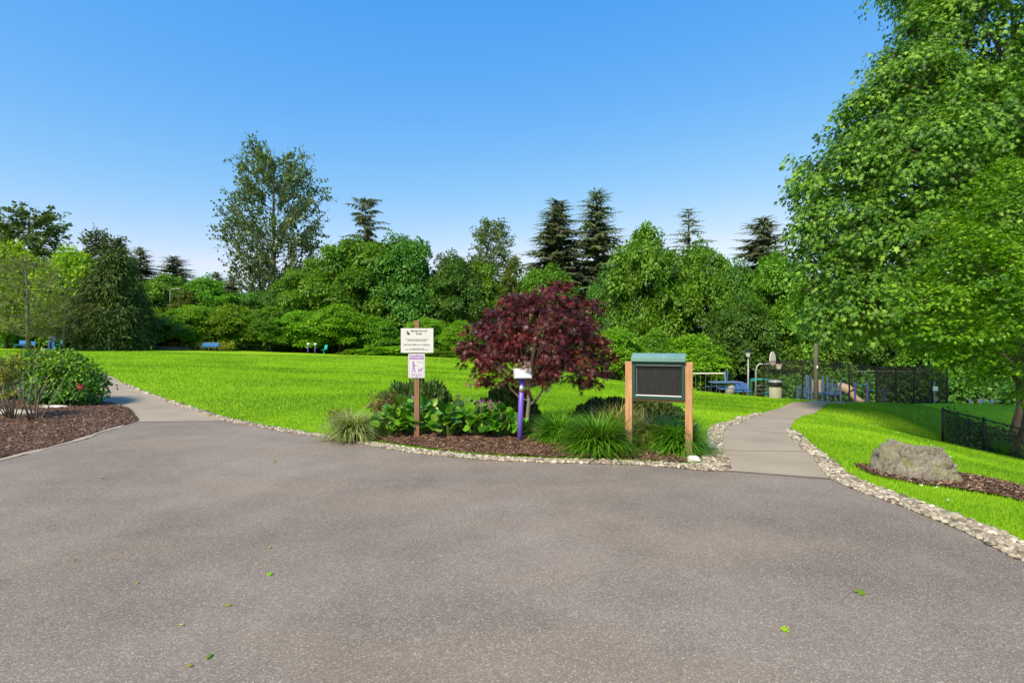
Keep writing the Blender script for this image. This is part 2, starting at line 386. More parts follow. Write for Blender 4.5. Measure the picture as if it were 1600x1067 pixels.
PL_R = [(-6.2, 11.15), (-8.1, 13), (-10.85, 15.5), (-13.6, 18), (-16.7, 21), (-24, 26), (-31, 30)]
PL_L = [(-8.2, 11.0), (-10.4, 13.3), (-12.9, 15.7), (-15.9, 18.5), (-19, 21.6), (-25.5, 27.5), (-32, 31.6)]
PL_Z = [0, 0, .08, .24, .42, .6, .75]
def inpoly(P, poly):
    x, y = P[:, 0], P[:, 1]; r = np.zeros(len(P), bool); n = len(poly)
    for i in range(n):
        x0, y0 = poly[i]; x1, y1 = poly[(i+1) % n]
        if y0 == y1: continue
        c = ((y0 > y) != (y1 > y)) & (x < (x1-x0)*(y-y0)/(y1-y0)+x0); r ^= c
    return r
def polydist(P, poly):
    d = np.full(len(P), 1e9)
    for i in range(len(poly)):
        a = np.array(poly[i], float); b = np.array(poly[(i+1) % len(poly)], float); ab = b-a
        t = np.clip(((P-a)@ab)/(ab@ab), 0, 1); d = np.minimum(d, np.linalg.norm(P-(a+t[:, None]*ab), axis=1))
    return d
CP = [(*a, z) for a, z in zip(PR_L, PR_Z)]+[(*a, z) for a, z in zip(PR_R, PR_Z)]+[(*a, z) for a, z in zip(PL_R, PL_Z)]+[(*a, z) for a, z in zip(PL_L, PL_Z)]
for p in [(100, 545, 55), (250, 545.5, 58), (400, 549, 62), (500, 551.5, 66), (600, 556, 66), (700, 559, 64), (0, 546, 52), (0, 600, 15.5), (300, 560, 36), (500, 570, 33),
          (850, 574, 52), (930, 591, 44), (1000, 602, 36), (1100, 613, 29), (1180, 621, 27), (700, 575, 36), (850, 592, 28), (1000, 617, 21), (640, 618, 16.5),
          (800, 626, 14.5), (1000, 645, 12.5), (500, 630, 14.4), (1090, 655, 11.3),
          (1345, 700, 8.6), (1400, 682, 11.5), (1440, 757, 6.6), (1472, 693, 17), (1600, 745, 10.5), (1500, 705, 13), (1380, 640, 20), (1450, 634, 26), (1600, 642, 30),
          (1550, 790, 5.6), (1600, 715, 16), (1650, 735, 18), (1700, 720, 25)]: CP.append(ray(*p))
CP += [(15.36, 16.7, -1.83), (16.6, 16.4, -2.2), (16.5, 18.5, -2.2), (19.3, 20, -2.9)]
for px in (1080, 1150, 1220, 1290, 1360, 1430, 1500, 1600):
    for d, z in ((42, -3.5), (58, -5.2)): CP.append(((px-800)/F*d, d, z))
for p in [(-70, 50, 1), (-60, 90, .6), (0, 90, -.4), (60, 90, -6), (-90, 0, 0), (60, 0, -1.5), (-40, -40, 0), (40, -40, -.5), (0, -40, 0), (0, 4, 0), (-12, 6, .05), (-14, 9, .1), (-11, 12, .05), (7, 2, -.1), (7, -8, -.1), (-12, -8, 0),
          (0, 8.6, .03), (-2, 9.6, .04), (2.5, 8.3, .02), (0, 10, .05), (2, 10.2, 0), (-5, 11, .03)]: CP.append(p)
CP = np.array(CP, float)
def _phi(r): r = np.maximum(r, 1e-9); return r*r*np.log(r)
_n = len(CP); _S = 30.0
_K = _phi(np.linalg.norm(CP[:, None, :2]-CP[None, :, :2], axis=2)/_S)+np.eye(_n)*2e-3
_A = np.zeros((_n+3, _n+3)); _A[:_n, :_n] = _K; _A[:_n, _n] = 1; _A[:_n, _n+1:] = CP[:, :2]/_S; _A[_n:, :_n] = _A[:_n, _n:].T
_W = np.linalg.solve(_A, np.concatenate([CP[:, 2], np.zeros(3)]))
def H(P):
    P = np.atleast_2d(np.asarray(P, float))[:, :2]; out = np.empty(len(P))
    for s in range(0, len(P), 20000):
        Q = P[s:s+20000]; Qc = np.stack([np.clip(Q[:, 0], -95, 75), np.clip(Q[:, 1], -45, 95)], 1)
        k = _phi(np.linalg.norm(Qc[:, None]-CP[None, :, :2], axis=2)/_S)
        z = k@_W[:_n]+_W[_n]+Qc@_W[_n+1:]/_S
        dd = polydist(Q, ASPH); dd[inpoly(Q, ASPH)] = 0
        t = np.clip(dd/1.6, 0, 1); t = t*t*(3-2*t); out[s:s+20000] = z*t
    return out
def h1(x, y): return float(H([(x, y)])[0])
def ground(px, py, dmax=70):
    """where the line of sight through a photo pixel meets the land"""
    ds = np.linspace(2.5, dmax, 1400); x = (px-800)/F*ds; zl = CH-(py-533.5)/F*ds
    g = H(np.stack([x, ds], 1)); hit = np.where(zl <= g)[0]
    d = ds[hit[0]] if len(hit) else dmax
    return (px-800)/F*d, d
def drape(name, outline, step, dz, mat, mound=0, seed=0, rough=.0):
    """a sheet that lies on the land: outline filled with a fine triangulation"""
    o = np.array(outline, float); dense = []
    for i in range(len(o)):
        a, b = o[i], o[(i+1) % len(o)]; k = max(1, int(np.linalg.norm(b-a)/step))
        for j in range(k): dense.append(a+(b-a)*j/k)
    lo, hi = o.min(0), o.max(0); g = np.stack(np.meshgrid(np.arange(lo[0], hi[0], step), np.arange(lo[1], hi[1], step)), -1).reshape(-1, 2)
    r = rngf(seed); g = g+r.uniform(-.25, .25, g.shape)*step
    g = g[inpoly(g, [tuple(p) for p in o])]; g = g[polydist(g, [tuple(p) for p in o]) > step*.4] if len(g) else g
    pts = [Vector(p) for p in dense]+[Vector(p) for p in g]; n = len(dense)
    v, _, fs, *_ = delaunay_2d_cdt(pts, [(i, (i+1) % n) for i in range(n)], [], 1, 1e-5)
    P = np.array([tuple(p) for p in v]); z = H(P)+dz
    if mound: dd = polydist(P, [tuple(p) for p in o]); z += mound*(1-np.exp(-dd/.35))
    if rough: z += r.normal(0, rough, len(z))
    V = np.column_stack([P, z])
    cnt = [len(f) for f in fs]; idx = [i for f in fs for i in (f if True else f)]
    me = np_mesh(name, V, cnt, idx, mat, smooth=True)
    o_ = put(name, me)
    if len(me.polygons) and sum(p.normal.z for p in me.polygons) < 0: me.flip_normals()
    return o_
def smooth_line(pts, n=6):
    P = [np.array(p, float) for p in pts]; P = [2*P[0]-P[1]]+P+[2*P[-1]-P[-2]]; out = []
    for i in range(1, len(P)-2):
        for t in np.arange(n)/n:
            a, b, c, d = P[i-1:i+3]; out.append(.5*((2*b)+(c-a)*t+(2*a-5*b+4*c-d)*t*t+(3*b-a-3*c+d)*t**3))
    out.append(P[-2]); return [tuple(p) for p in out]
def struct(o): o['kind'] = 'structure'; return o
def stuff(o, label=None, cat=None):
    o['kind'] = 'stuff'
    if label: tag(o, label, cat)
    return o

# regions
GR1 = [(-13.72, 18.2), (-10.93, 15.7), (-8.14, 13.18), (-6.16, 11.34), (-4.16, 9.93), (-2.86, 9.14), (-1.42, 8.2), (0, 7.65), (1.8, 7.42), (2.62, 7.24), (2.85, 7.7), (3.16, 8.35), (3.46, 9.1), (4.1, 10.6), (5.08, 12.1), (6.3, 14.1), (7.65, 16.08)]
GR1i = [(-13.6, 18), (-10.85, 15.5), (-8.1, 13), (-6.2, 11.15), (-4.2, 9.75), (-2.9, 8.95), (-1.48, 7.95), (0, 7.42), (1.8, 7.2), (2.83, 6.86), (3.25, 7.8), (3.45, 8.4), (3.69, 9), (4.35, 10.5), (5.28, 12), (6.45, 14), (7.8, 16)]
GR2i = [(5.95, 11.1), (5.65, 10.5), (5.0, 9), (4.5, 7.6), (4.03, 6.45), (4.1, 5.45), (4.13, 4.7), (4.03, 4), (3.95, 2), (3.93, 0)]
GR2 = [(6.1, 11.07), (5.86, 10.45), (5.24, 9), (4.77, 7.65), (4.36, 6.5), (4.42, 5.5), (4.45, 4.7), (4.36, 4), (4.28, 2), (4.25, 0)]
gr1_poly = smooth_line(GR1i, 4)+smooth_line(GR1, 4)[::-1]
gr2_poly = smooth_line(GR2i, 4)+smooth_line(GR2, 4)[::-1]
pr_poly = smooth_line(PR_L, 5)+smooth_line(PR_R, 5)[::-1]
pl_poly = smooth_line(PL_R, 5)+smooth_line(PL_L, 5)[::-1]
bed_c = smooth_line([(-3.15, 9.45), (-2.85, 9.28), (-1.4, 8.34), (0, 7.78), (1.8, 7.53), (2.58, 7.36), (2.75, 7.9), (2.95, 8.6), (2.6, 9.6), (1.6, 11), (.3, 11), (-1, 11.2), (-2.4, 11), (-3.1, 10.2), (-3.15, 9.45)], 4)[:-1]
bed_l = smooth_line([(-8.1, 10.98), (-8.0, 10.1), (-7.7, 8.9), (-7.6, 7.7), (-7.6, 4), (-10, 4), (-13, 7), (-13.8, 11), (-13.5, 13.7), (-11.6, 14.3), (-10.1, 13.4), (-8.9, 12.1), (-8.0, 11.0)], 4)[:-1]
bed_r = smooth_line([ground(*p) for p in ((1333, 727), (1385, 733), (1500, 742), (1600, 764), (1720, 800), (1720, 830), (1600, 786), (1500, 768), (1420, 757), (1360, 742), (1333, 727))], 3)[:-1]
far_bed = [ground(1200, 621, 40)]
all_hard = [ASPH, pr_poly, pl_poly, gr1_poly, gr2_poly, bed_c, bed_l, bed_r]

# ground sheet to the horizon
def terrain():
    def axis(lo, hi, fine_lo, fine_hi, st):
        a = list(np.arange(fine_lo, fine_hi+.01, st)); x, s = fine_hi, st
        while x < hi: s *= 1.18; x += s; a.append(x)
        x, s = fine_lo, st
        while x > lo: s *= 1.18; x -= s; a.insert(0, x)
        return np.array(a)
    X = axis(-900, 900, -22, 22, .4); Y = axis(-300, 1500, 0, 34, .4)
    gx, gy = np.meshgrid(X, Y); P = np.stack([gx.ravel(), gy.ravel()], 1); z = H(P)
    ins = np.zeros(len(P), bool)
    for poly in all_hard: ins |= inpoly(P, poly)
    dd = polydist(P, ASPH); z[inpoly(P, ASPH)] -= .05
    V = np.column_stack([P, z]); nx = len(X)
    i = (np.arange(len(Y)-1)[:, None]*nx+np.arange(nx-1)[None]).ravel()
    idx = np.stack([i, i+1, i+nx+1, i+nx], 1).ravel()
    struct(put('ground', np_mesh('ground', V, np.full(len(i), 4), idx, M['lawn'], smooth=True)))
terrain()
struct(drape('driveway', ASPH, .6, .012, M['asphalt']))
pr_ = struct(drape('path', pr_poly, .3, .018, M['concrete'])); pr_.name = 'path'
struct(drape('path', pl_poly, .35, .016, M['concrete']))
struct(drape('mulch_bed', bed_c, .14, .03, M['mulch'], .06, 3, .008))
struct(drape('mulch_bed', bed_l, .16, .028, M['mulch'], .05, 4, .008))
struct(drape('mulch_bed', bed_r, .12, .028, M['mulch'], .02, 5, .006))
struct(drape('gravel_strip', gr1_poly, .12, .024, M['grey_stone'], 0, 6, .004))
struct(drape('gravel_strip', gr2_poly, .1, .024, M['grey_stone'], 0, 7, .004))
struct(drape('playground_ground', [(12, 38), (18.5, 37), (24, 36), (36, 40), (60, 46), (75, 75), (15, 75), (6, 48), (9, 41)], 1.2, .04, M['playground_chips'], 0, 8, .01))
eb = smooth_line([(-8.3, 11.05), (-8.0, 10.1), (-7.7, 8.9), (-7.6, 7.7), (-7.6, 4)], 5)
struct(drape('bed_edge', [(x+.11+.05*math.sin(y*5), y) for x, y in eb]+[(x-.12, y) for x, y in eb[::-1]], .12, .02, M['sand'], 0, 10, .004))
# joints between the concrete path and the driveway, and across the path
def joint(a, b, wd=.03, dz=.024):
    a, b = np.array(a), np.array(b); n = np.array([-(b-a)[1], (b-a)[0]]); n = n/np.linalg.norm(n)*wd/2; r = rngf(int(abs(a[0])*100)); L, Rr = [], []
    for t in np.linspace(0, 1, 14):
        p = a+(b-a)*t+n*r.uniform(-.35, .35); L.append(p+n*r.uniform(.7, 1.3)); Rr.append(p-n*r.uniform(.7, 1.3))
    struct(drape('path_joint', L+Rr[::-1], .2, dz, M['joint_tar']))
joint((2.86, 6.87), (4.02, 6.47), .014); joint((-8.15, 11.02), (-6.25, 11.17), .02)
joint((3.40, 8.2), (4.72, 8.2), .014); joint((4.4, 10.6), (5.7, 10.5), .014); joint((6.5, 14.05), (7.75, 13.95), .02); joint((-10.4, 13.3), (-8.3, 13.2), .015)

# stones of the gravel strips
def ico(sub=1):
    bm = bmesh.new(); bmesh.ops.create_icosphere(bm, subdivisions=sub, radius=1); V = np.array([v.co[:] for v in bm.verts]); Fs = [tuple(v.index for v in f.verts) for f in bm.faces]; bm.free(); return V, Fs
def sample_poly(poly, n, r):
    p = np.array(poly); out = []
    lo, hi = p.min(0), p.max(0)
    while sum(map(len, out)) < n:
        q = r.uniform(lo, hi, (n*2, 2)); out.append(q[inpoly(q, poly)])
    return np.concatenate(out)[:n]
def stones(poly, n, size, seed):
    r = rngf(seed); V, Fs = ico(1); V = V+r.normal(0, .12, V.shape)
    P = sample_poly(poly, n*3, r)
    d = np.hypot(P[:, 0], P[:, 1]); keep = r.random(len(P)) < np.clip(6.5/d, 0, 1)**1.3; P = P[keep][:n]; d = d[keep][:n]
    n = len(P); s = size*r.lognormal(0, .4, n)*np.clip(d/11, .9, 1.4)
    pos = np.column_stack([P, H(P)+.02+s*.12])
    a = r.uniform(0, 6.28, n); fr = frames(np.column_stack([np.cos(a), np.sin(a), r.normal(0, .2, n)]), np.column_stack([r.normal(0, .25, (n, 2)), np.ones(n)]))
    sc = np.column_stack([s*r.uniform(.6, 1, n), s*r.uniform(.8, 1.4, n), s*r.uniform(.4, .8, n)])
    v, c, i, rr = scatter(V, Fs, pos, fr, sc, r.random(n))
    stuff(put('gravel', np_mesh('gravel', v, c, i, M['gravel_stone'], rr)))
    return C.objects['gravel'] if False else None
stones(gr1_poly, 15000, .019, 11); stones(gr2_poly, 12000, .019, 12)
for o in C.objects:
    if o.name == 'gravel': tag(o, 'pale grey and white stones edging the driveway and beds on the left and middle', 'gravel')
    if o.name == 'gravel.001': tag(o, 'pale grey and white stones edging the driveway and path on the right', 'gravel')
# bark chips
def chips(poly, n, seed, name, label, dz=.05):
    r = rngf(seed); P = sample_poly(poly, n, r); n = len(P); edge = polydist(P, poly)
    T = [(-.5, -.5, 0), (.5, -.4, .1), (.45, .5, 0), (-.4, .45, .12)]
    pos = np.column_stack([P, H(P)+.035+dz*(1-np.exp(-edge/.35))+r.uniform(0, .015, n)])
    a = r.uniform(0, 6.28, n); fr = frames(np.column_stack([np.cos(a), np.sin(a), r.normal(0, .35, n)]), np.column_stack([r.normal(0, .4, (n, 2)), np.ones(n)]))
    sc = np.column_stack([r.uniform(.008, .02, n), r.uniform(.025, .075, n), np.full(n, .05)])
    v, c, i, rr = scatter(T, [(0, 1, 2, 3)], pos, fr, sc, r.random(n)**1.3)
    stuff(put(name, np_mesh(name, v, c, i, M['bark_chip'], rr)), label, 'mulch')
chips(bed_c, 9000, 21, 'bark_mulch', 'brown bark chips covering the planted bed around the signs', .06)
chips(bed_l, 16000, 22, 'bark_mulch', 'brown bark chips covering the bed with the bare stemmed shrub', .05)
chips(bed_r, 3500, 23, 'bark_mulch', 'brown bark chips around the boulder on the right', .02)

# lawn blades: short grass, denser near the viewer
def lawn_grass():
    r = rngf(31); n = 900000
    d = 3.0*np.exp(r.random(n)*math.log(48/3.0)); ang = r.uniform(-R(52), R(52), n)
    P = np.column_stack([np.tan(ang)*d, d]); keep = np.ones(n, bool)
    for poly in all_hard: keep &= ~inpoly(P, poly)
    P = P[keep]; d = d[keep]
    # the ravine side of the low fence and the playground are not lawn
    keep = ~((P[:, 1] > 33) & (P[:, 0] > .33*P[:, 1])); P = P[keep]; d = d[keep]; n = len(P)
    sz = r.uniform(.035, .06, n)*np.clip(d/14, 1, 1.7); wd = np.clip(d*.0011, .006, .035)
    a = r.uniform(0, 6.28, n); tilt = r.uniform(.1, .8, n)
    base = np.column_stack([P, H(P)-.005]); side = np.column_stack([-np.sin(a), np.cos(a), np.zeros(n)])
    tip = base+np.column_stack([np.cos(a)*tilt, np.sin(a)*tilt, np.ones(n)])*sz[:, None]
    V = np.stack([base-side*wd[:, None]*.5, base+side*wd[:, None]*.5, tip], 1).reshape(-1, 3)
    from mathutils import noise as mn
    gx = np.arange(-70, 70, .35); gy = np.arange(2, 52, .35); fld = np.array([[mn.fractal(Vector((a*.22, b*.35, 1.5)), 1.0, 2.0, 5) for a in gx] for b in gy])
    iy = np.clip(((P[:, 1]-2)/.35).astype(int), 0, len(gy)-1); ix = np.clip(((P[:, 0]+70)/.35).astype(int), 0, len(gx)-1)
    patch = np.clip(.5+.75*fld[iy, ix]+.07*np.sign(np.sin((P[:, 0]*.35+P[:, 1])*2.6)), 0, 1)
    rn = np.clip(.45*r.random(n)+.55*patch, 0, 1)
    stuff(put('grass', np_mesh('grass', V, np.full(n, 3), np.arange(3*n), M['grass_blade'], rn)), 'short bright green mown grass of the park lawn', 'grass')
lawn_grass()
def clover():
    r = rngf(35); n = 260; d = 5*np.exp(r.random(n)*math.log(7)); P = np.column_stack([np.tan(r.uniform(R(10), R(47), n))*d, d]); keep = np.ones(n, bool)
    for poly in all_hard: keep &= ~inpoly(P, poly)
    P = P[keep & (r.random(n) < .3)]; n = len(P); k = 5
    pos = np.repeat(np.column_stack([P, H(P)+.05]), k, 0)+r.normal(0, .008, (n*k, 3)); m = len(pos); T = [(-.5, -.5, 0), (.5, -.5, .1), (.5, .5, 0), (-.5, .5, .1)]
    arr = scatter(T, [(0, 1, 2, 3)], pos, frames(r.normal(0, 1, (m, 3)), r.normal(0, .5, (m, 3))+np.array([0, 0, 1])), r.uniform(.009, .017, m), r.random(m))
    stuff(put('clover_flowers', np_mesh('clover_flowers', *arr[:3], M['white_paint'], arr[3])), 'tiny white clover flowers dotted over the right lawn', 'flowers')
clover()
#@@PART2
# ------------------------------------------------------------------ plants: builders
def blades(n, r0, L, el, droop, wd, mat, seed, name='blades', Lvar=.14):
    """a fountain of arching blades: returns a mesh round the origin"""
    r = rngf(seed); a = r.uniform(0, 6.283, n); rr = r0*np.sqrt(r.random(n)); ba = r.uniform(0, 6.283, n)
    base = np.column_stack([rr*np.cos(ba), rr*np.sin(ba), np.zeros(n)])
    e = R(1)*r.uniform(el[0], el[1], n); ln = L*r.normal(1, Lvar, n).clip(.4, 1.5); K = 6
    dirh = np.column_stack([np.cos(a), np.sin(a), np.zeros(n)]); side = np.column_stack([-np.sin(a), np.cos(a), np.zeros(n)])
    p = base.copy(); V = []; dr = droop*r.uniform(.6, 1.3, n)
    for k in range(K):
        w_ = wd*(1-(k/(K-1))**2)*r.uniform(.9, 1.1, n)+.0006
        V += [p-side*w_[:, None]*.5, p+side*w_[:, None]*.5]
        ang = e-dr*((k+.5)/K)**1.3
        p = p+(dirh*np.cos(ang)[:, None]+np.array([0, 0, 1])*np.sin(ang)[:, None])*(ln/(K-1))[:, None]
    V = np.stack(V, 1); V[:, :, 2] = np.maximum(V[:, :, 2], .01)
    f = [(2*k, 2*k+1, 2*k+3, 2*k+2) for k in range(K-1)]
    idx = (np.array(f).ravel()[None]+(np.arange(n)*2*K)[:, None]).ravel()
    return np_mesh(name, V.reshape(-1, 3), np.full(n*(K-1), 4), idx, mat, np.repeat(r.random(n), K-1))

def leaves_on_blobs(blobs, per_m2, per_cluster, leaf, T, seed, spread=.5, flat=.35, up=.75, out=.55, jit=.45, droop=.35, shell=.3, bottom=-.55, lvar=.25, cull=.62, rough=.08):
    """leaf clusters over the outsides of overlapping lobes; blobs: (x, y, z, rx, ry, rz)"""
    r = rngf(seed); B = np.array(blobs, float); parts = []; cc, nn = [], []
    for b in B:
        area = 4*math.pi*((b[3]*b[4]+b[3]*b[5]+b[4]*b[5])/3); n = max(3, int(area*per_m2))
        d = nrm(r.normal(0, 1, (n*2, 3))); d = d[d[:, 2] > bottom+r.uniform(-.15, .15, len(d))][:n]
        rad = 1-shell*r.random(len(d))**1.6+rough*r.normal(0, 1, len(d))
        c = b[:3]+d*b[3:]*rad[:, None]; inside = np.zeros(len(c), bool)
        for q in B:
            if q is b: continue
            inside |= (((c-q[:3])/q[3:])**2).sum(1) < cull**2
        cc.append(c[~inside]); nn.append(nrm(d/b[3:])[~inside])
    c = np.concatenate(cc); nn = np.concatenate(nn); m = len(c); k = per_cluster
    crn = r.random(m)
    axis = nrm(nn*out+np.array([0, 0, up])+r.normal(0, .25, (m, 3)))
    u = nrm(np.cross(axis, r.normal(0, 1, (m, 3)))); v = np.cross(axis, u)
    ang = r.uniform(0, 6.283, (m, k)); rad = spread*np.sqrt(r.random((m, k)))*r.uniform(.7, 1.2, (m, 1)); h = r.normal(0, flat*spread, (m, k))
    off = (np.cos(ang)*rad)[..., None]*u[:, None]+(np.sin(ang)*rad)[..., None]*v[:, None]+h[..., None]*axis[:, None]
    off[..., 2] -= droop*rad*rad/max(spread, .01)
    pos = (c[:, None]+off).reshape(-1, 3); n = len(pos)
    tip = nrm(off.reshape(-1, 3)+.3*np.repeat(nn, k, 0)*spread)+np.array([0, 0, -droop])+r.normal(0, jit*.6, (n, 3))
    nor = nrm(np.repeat(axis, k, 0)+r.normal(0, jit, (n, 3)))
    sc = leaf*r.normal(1, lvar, n).clip(.45, 1.7)
    rn = np.clip(.45*np.repeat(crn, k)+.55*r.random(n), 0, 1)
    return scatter(T[0], T[1], pos, frames(tip, nor), sc, rn), c

def limbs(mb, base, top, targets, r0, seed, n=7):
    """a tapered trunk with limbs curving out to the targets"""
    r = rngf(seed); base = Vector(base); top = Vector(top); P = []
    for i in range(9):
        t = i/8; P.append(base.lerp(top, t)+Vector((r.normal(0, .012), r.normal(0, .012), 0))*(top-base).length*(1 if 0 < i < 8 else 0))
    mb.tube(P, [r0*(1.35 if i == 0 else 1)*(1-.82*i/8) for i in range(9)], 10)
    for tg in targets:
        tg = Vector(tg); hz = (tg.z-base.z)/max((top-base).length, .01); t = max(.12, min(.92, hz*.62)); p0 = base.lerp(top, t); rr = r0*(1-.8*t)*.5
        mid = p0.lerp(tg, .5)+Vector((0, 0, .12*(tg-p0).length))+Vector(r.normal(0, .05, 3))*(tg-p0).length
        q1 = p0.lerp(mid, .5)+Vector((0, 0, .03)); q2 = mid.lerp(tg, .5)+Vector((0, 0, .03))*(tg-p0).length
        mb.tube([p0, q1, mid, q2, tg], [rr, rr*.8, rr*.6, rr*.38, rr*.14], 6)
    return mb

# unit crowns (height 1, width about 1), shared by the trees that copy them
UNIT = {}
def unit_broad(key, mat, seed, nb=15, leaf=.038, per=55, k=26, low=.16, spread=.075, top_r=.17, T=QUADLEAF, lean=0, bark='bark', wide=.3, sat=1, **kw):
    r = rngf(seed); blobs = [(0, 0, .84, top_r, top_r, .15)]
    for i in range(nb):
        a = i*2.4+r.uniform(-.4, .4); z = low+(.80-low)*((i+.5)/nb)+r.uniform(-.04, .04)
        rad = wide*(1-.55*max(0, (z-.35)/.65)**1.4)*r.uniform(.75, 1.15)*(1 if z > .25 else .9); br = r.uniform(.09, .185)
        blobs.append((math.cos(a)*rad+lean*z, math.sin(a)*rad, z, br, br, br*r.uniform(.65, .9)))
    for i in range(int(nb*.9*sat)):
        a = r.uniform(0, 6.28); z = r.uniform(low, .9); rad = (wide+.1)*(1-.6*max(0, (z-.35)/.65)**1.4)*r.uniform(.9, 1.28); br = r.uniform(.035, .09)
        blobs.append((math.cos(a)*rad+lean*z, math.sin(a)*rad, z, br, br, br*.8))
    for i in range(9):
        a = r.uniform(0, 6.28); rad = r.uniform(0, .2); br = r.uniform(.028, .05); blobs.append((math.cos(a)*rad+lean, math.sin(a)*rad, .93+r.uniform(-.07, .07)-rad*.3, br, br, br*1.7))
    arr, _ = leaves_on_blobs(blobs, per*10, k, leaf, T, seed+1, spread=spread, **kw)
    crown = np_mesh(key+'_crown', *arr[:3], M[mat], arr[3])
    mb = limbs(MB(), (0, 0, -.03), (lean*.6, 0, .7), [b[:3] for b in blobs[1:nb]], .022, seed)
    UNIT[key] = (crown, mb.mesh(key+'_trunk', M[bark], True))
def unit_fir(key, mat, seed, R0=.2, levels=46, per=7, start=.1, droop=.25, sparse=0., top_cut=1., leaf=.03, irregular=.3, power=.78):
    """a conifer of height 1: whorls of drooping boughs with hanging needle sprays"""
    r = rngf(seed); mb = MB().tube([(0, 0, -.03), (.003, 0, .35), (-.002, .002, .7), (0, 0, 1)], [.016, .012, .007, .001], 8)
    P, Tp, Nn, S = [], [], [], []
    for l in range(levels):
        h = start+(top_cut-start)*(l/(levels-1))**.92; Lr = R0*(1-h)**power+.012
        if h < .2: Lr *= .8
        for b in range(per):
            if r.random() < sparse: continue
            a = r.uniform(0, 6.283); L = Lr*r.uniform(1-irregular*1.5, 1+irregular); e0 = R(8+45*(h**3)) ; n = max(4, int(L/.006))
            dirh = np.array([math.cos(a), math.sin(a), 0]); sd_ = np.array([-math.sin(a), math.cos(a), 0]); pts = []
            for i in range(n+1):
                s = i/n; x = L*s; z = h+x*math.tan(e0)*(1-s*.4)-droop*L*s*s*(1.4-h)+.22*L*max(0, s-.65)*(1 if h < .7 else 0)
                pts.append((dirh[0]*x, dirh[1]*x, z))
                if i and s > .12:
                    for sg in (-1, 1, -1, 1):
                        if r.random() < .25: continue
                        P.append(pts[-1]); Tp.append(dirh*r.uniform(.3, .9)+sd_*sg*r.uniform(.2, 1)+np.array([0, 0, -r.uniform(.1, .9)])); Nn.append(np.array([0, 0, 1])+dirh*.5+r.normal(0, .3, 3)); S.append(leaf*(1.15-.6*s)*r.uniform(.6, 1.2)*(.45+.55*min(1, L/.1)))
            P.append(pts[-1]); Tp.append(dirh+np.array([0, 0, r.uniform(-.3, .25)])); Nn.append(np.array([0, 0, 1.])); S.append(leaf*.8)
            if L > .03: mb.tube([pts[0], pts[n//2], pts[-1]], [.0032*(1-h*.6), .002, .0006], 4, cap=False)
    for i in range(14):
        P.append((0, 0, 1-.02*i/3)); Tp.append(np.array([r.normal(0, .6), r.normal(0, .6), 1.])); Nn.append(r.normal(0, 1, 3)); S.append(leaf*.6)
    P = np.array(P); S = np.array(S)
    arr = scatter(NEEDLE[0], NEEDLE[1], P, frames(np.array(Tp), np.array(Nn)), np.column_stack([S*.95, S, S]), r.random(len(P)))
    UNIT[key] = (np_mesh(key+'_crown', *arr[:3], M[mat], arr[3]), mb.mesh(key+'_trunk', M['bark'], True))
def unit_airy(key, mat, seed, prof, nl=60, leaf=.02, start=.18, ang=(25, 60), bark='bark', per_twig=16, twigs=7, trunk_r=.014, twig_len=.07, lean=0):
    """an open broadleaf: ascending limbs off one straight trunk, leaves in tufts that point outwards and up. prof(h) gives the crown radius"""
    r = rngf(seed); mb = MB().tube([(0, 0, -.03), (.004, .003, .3), (-.004+lean*.3, 0, .6), (lean*.6, 0, .86), (lean, 0, .97)], [trunk_r*1.2, trunk_r*.9, trunk_r*.65, trunk_r*.3, trunk_r*.1], 8)
    P, Tp, Nn, S, Rn = [], [], [], [], []
    for l in range(nl):
        h = start+(.95-start)*((l+r.random()*.8)/nl); a = l*2.39996+r.uniform(-.5, .5); L = prof(h)*r.uniform(.6, 1.12)
        if L < .015: L = .015
        e = R(r.uniform(*ang)); h0 = max(start*.6, h-L*math.tan(e)*.65); dirh = np.array([math.cos(a), math.sin(a), 0]); x0 = lean*h0*.6
        p = [np.array([x0, 0, h0])+dirh*L*t+np.array([0, 0, math.tan(e)*L*(t*.55+.45*t*t)*.8]) for t in (0, .3, .6, .85, 1)]
        mb.tube(p, [trunk_r*.34*(1.1-h), trunk_r*.26*(1.1-h), trunk_r*.18*(1.1-h), trunk_r*.1, .0006], 5, cap=False)
        for q in range(twigs):
            t = r.uniform(.3, 1.0); i = min(3, int(np.searchsorted([.3, .6, .85, 1], t))); t0 = (0, .3, .6, .85)[i]; t1 = (.3, .6, .85, 1)[i]
            b = p[i]+(p[i+1]-p[i])*(t-t0)/(t1-t0); d = nrm(dirh*r.uniform(.4, 1.1)+r.normal(0, .55, 3)+np.array([0, 0, r.uniform(.1, .8)])); tl = twig_len*r.uniform(.5, 1.25)
            if tl > .03: mb.tube([b, b+d*tl], [.0012, .0005], 3, cap=False)
            tw = r.random()
            for s in range(per_twig):
                u = (s+r.random())/per_twig; P.append(b+d*tl*u+r.normal(0, .0075, 3)); Tp.append(d+r.normal(0, .55, 3)); Nn.append(np.array([0, 0, .6])+r.normal(0, .6, 3)); S.append(leaf*r.uniform(.6, 1.25)); Rn.append(.5*tw+.5*r.random())
    arr = scatter(QUADLEAF[0], QUADLEAF[1], np.array(P), frames(np.array(Tp), np.array(Nn)), np.array(S), np.array(Rn))
    UNIT[key] = (np_mesh(key+'_crown', *arr[:3], M[mat], arr[3]), mb.mesh(key+'_trunk', M[bark], True))

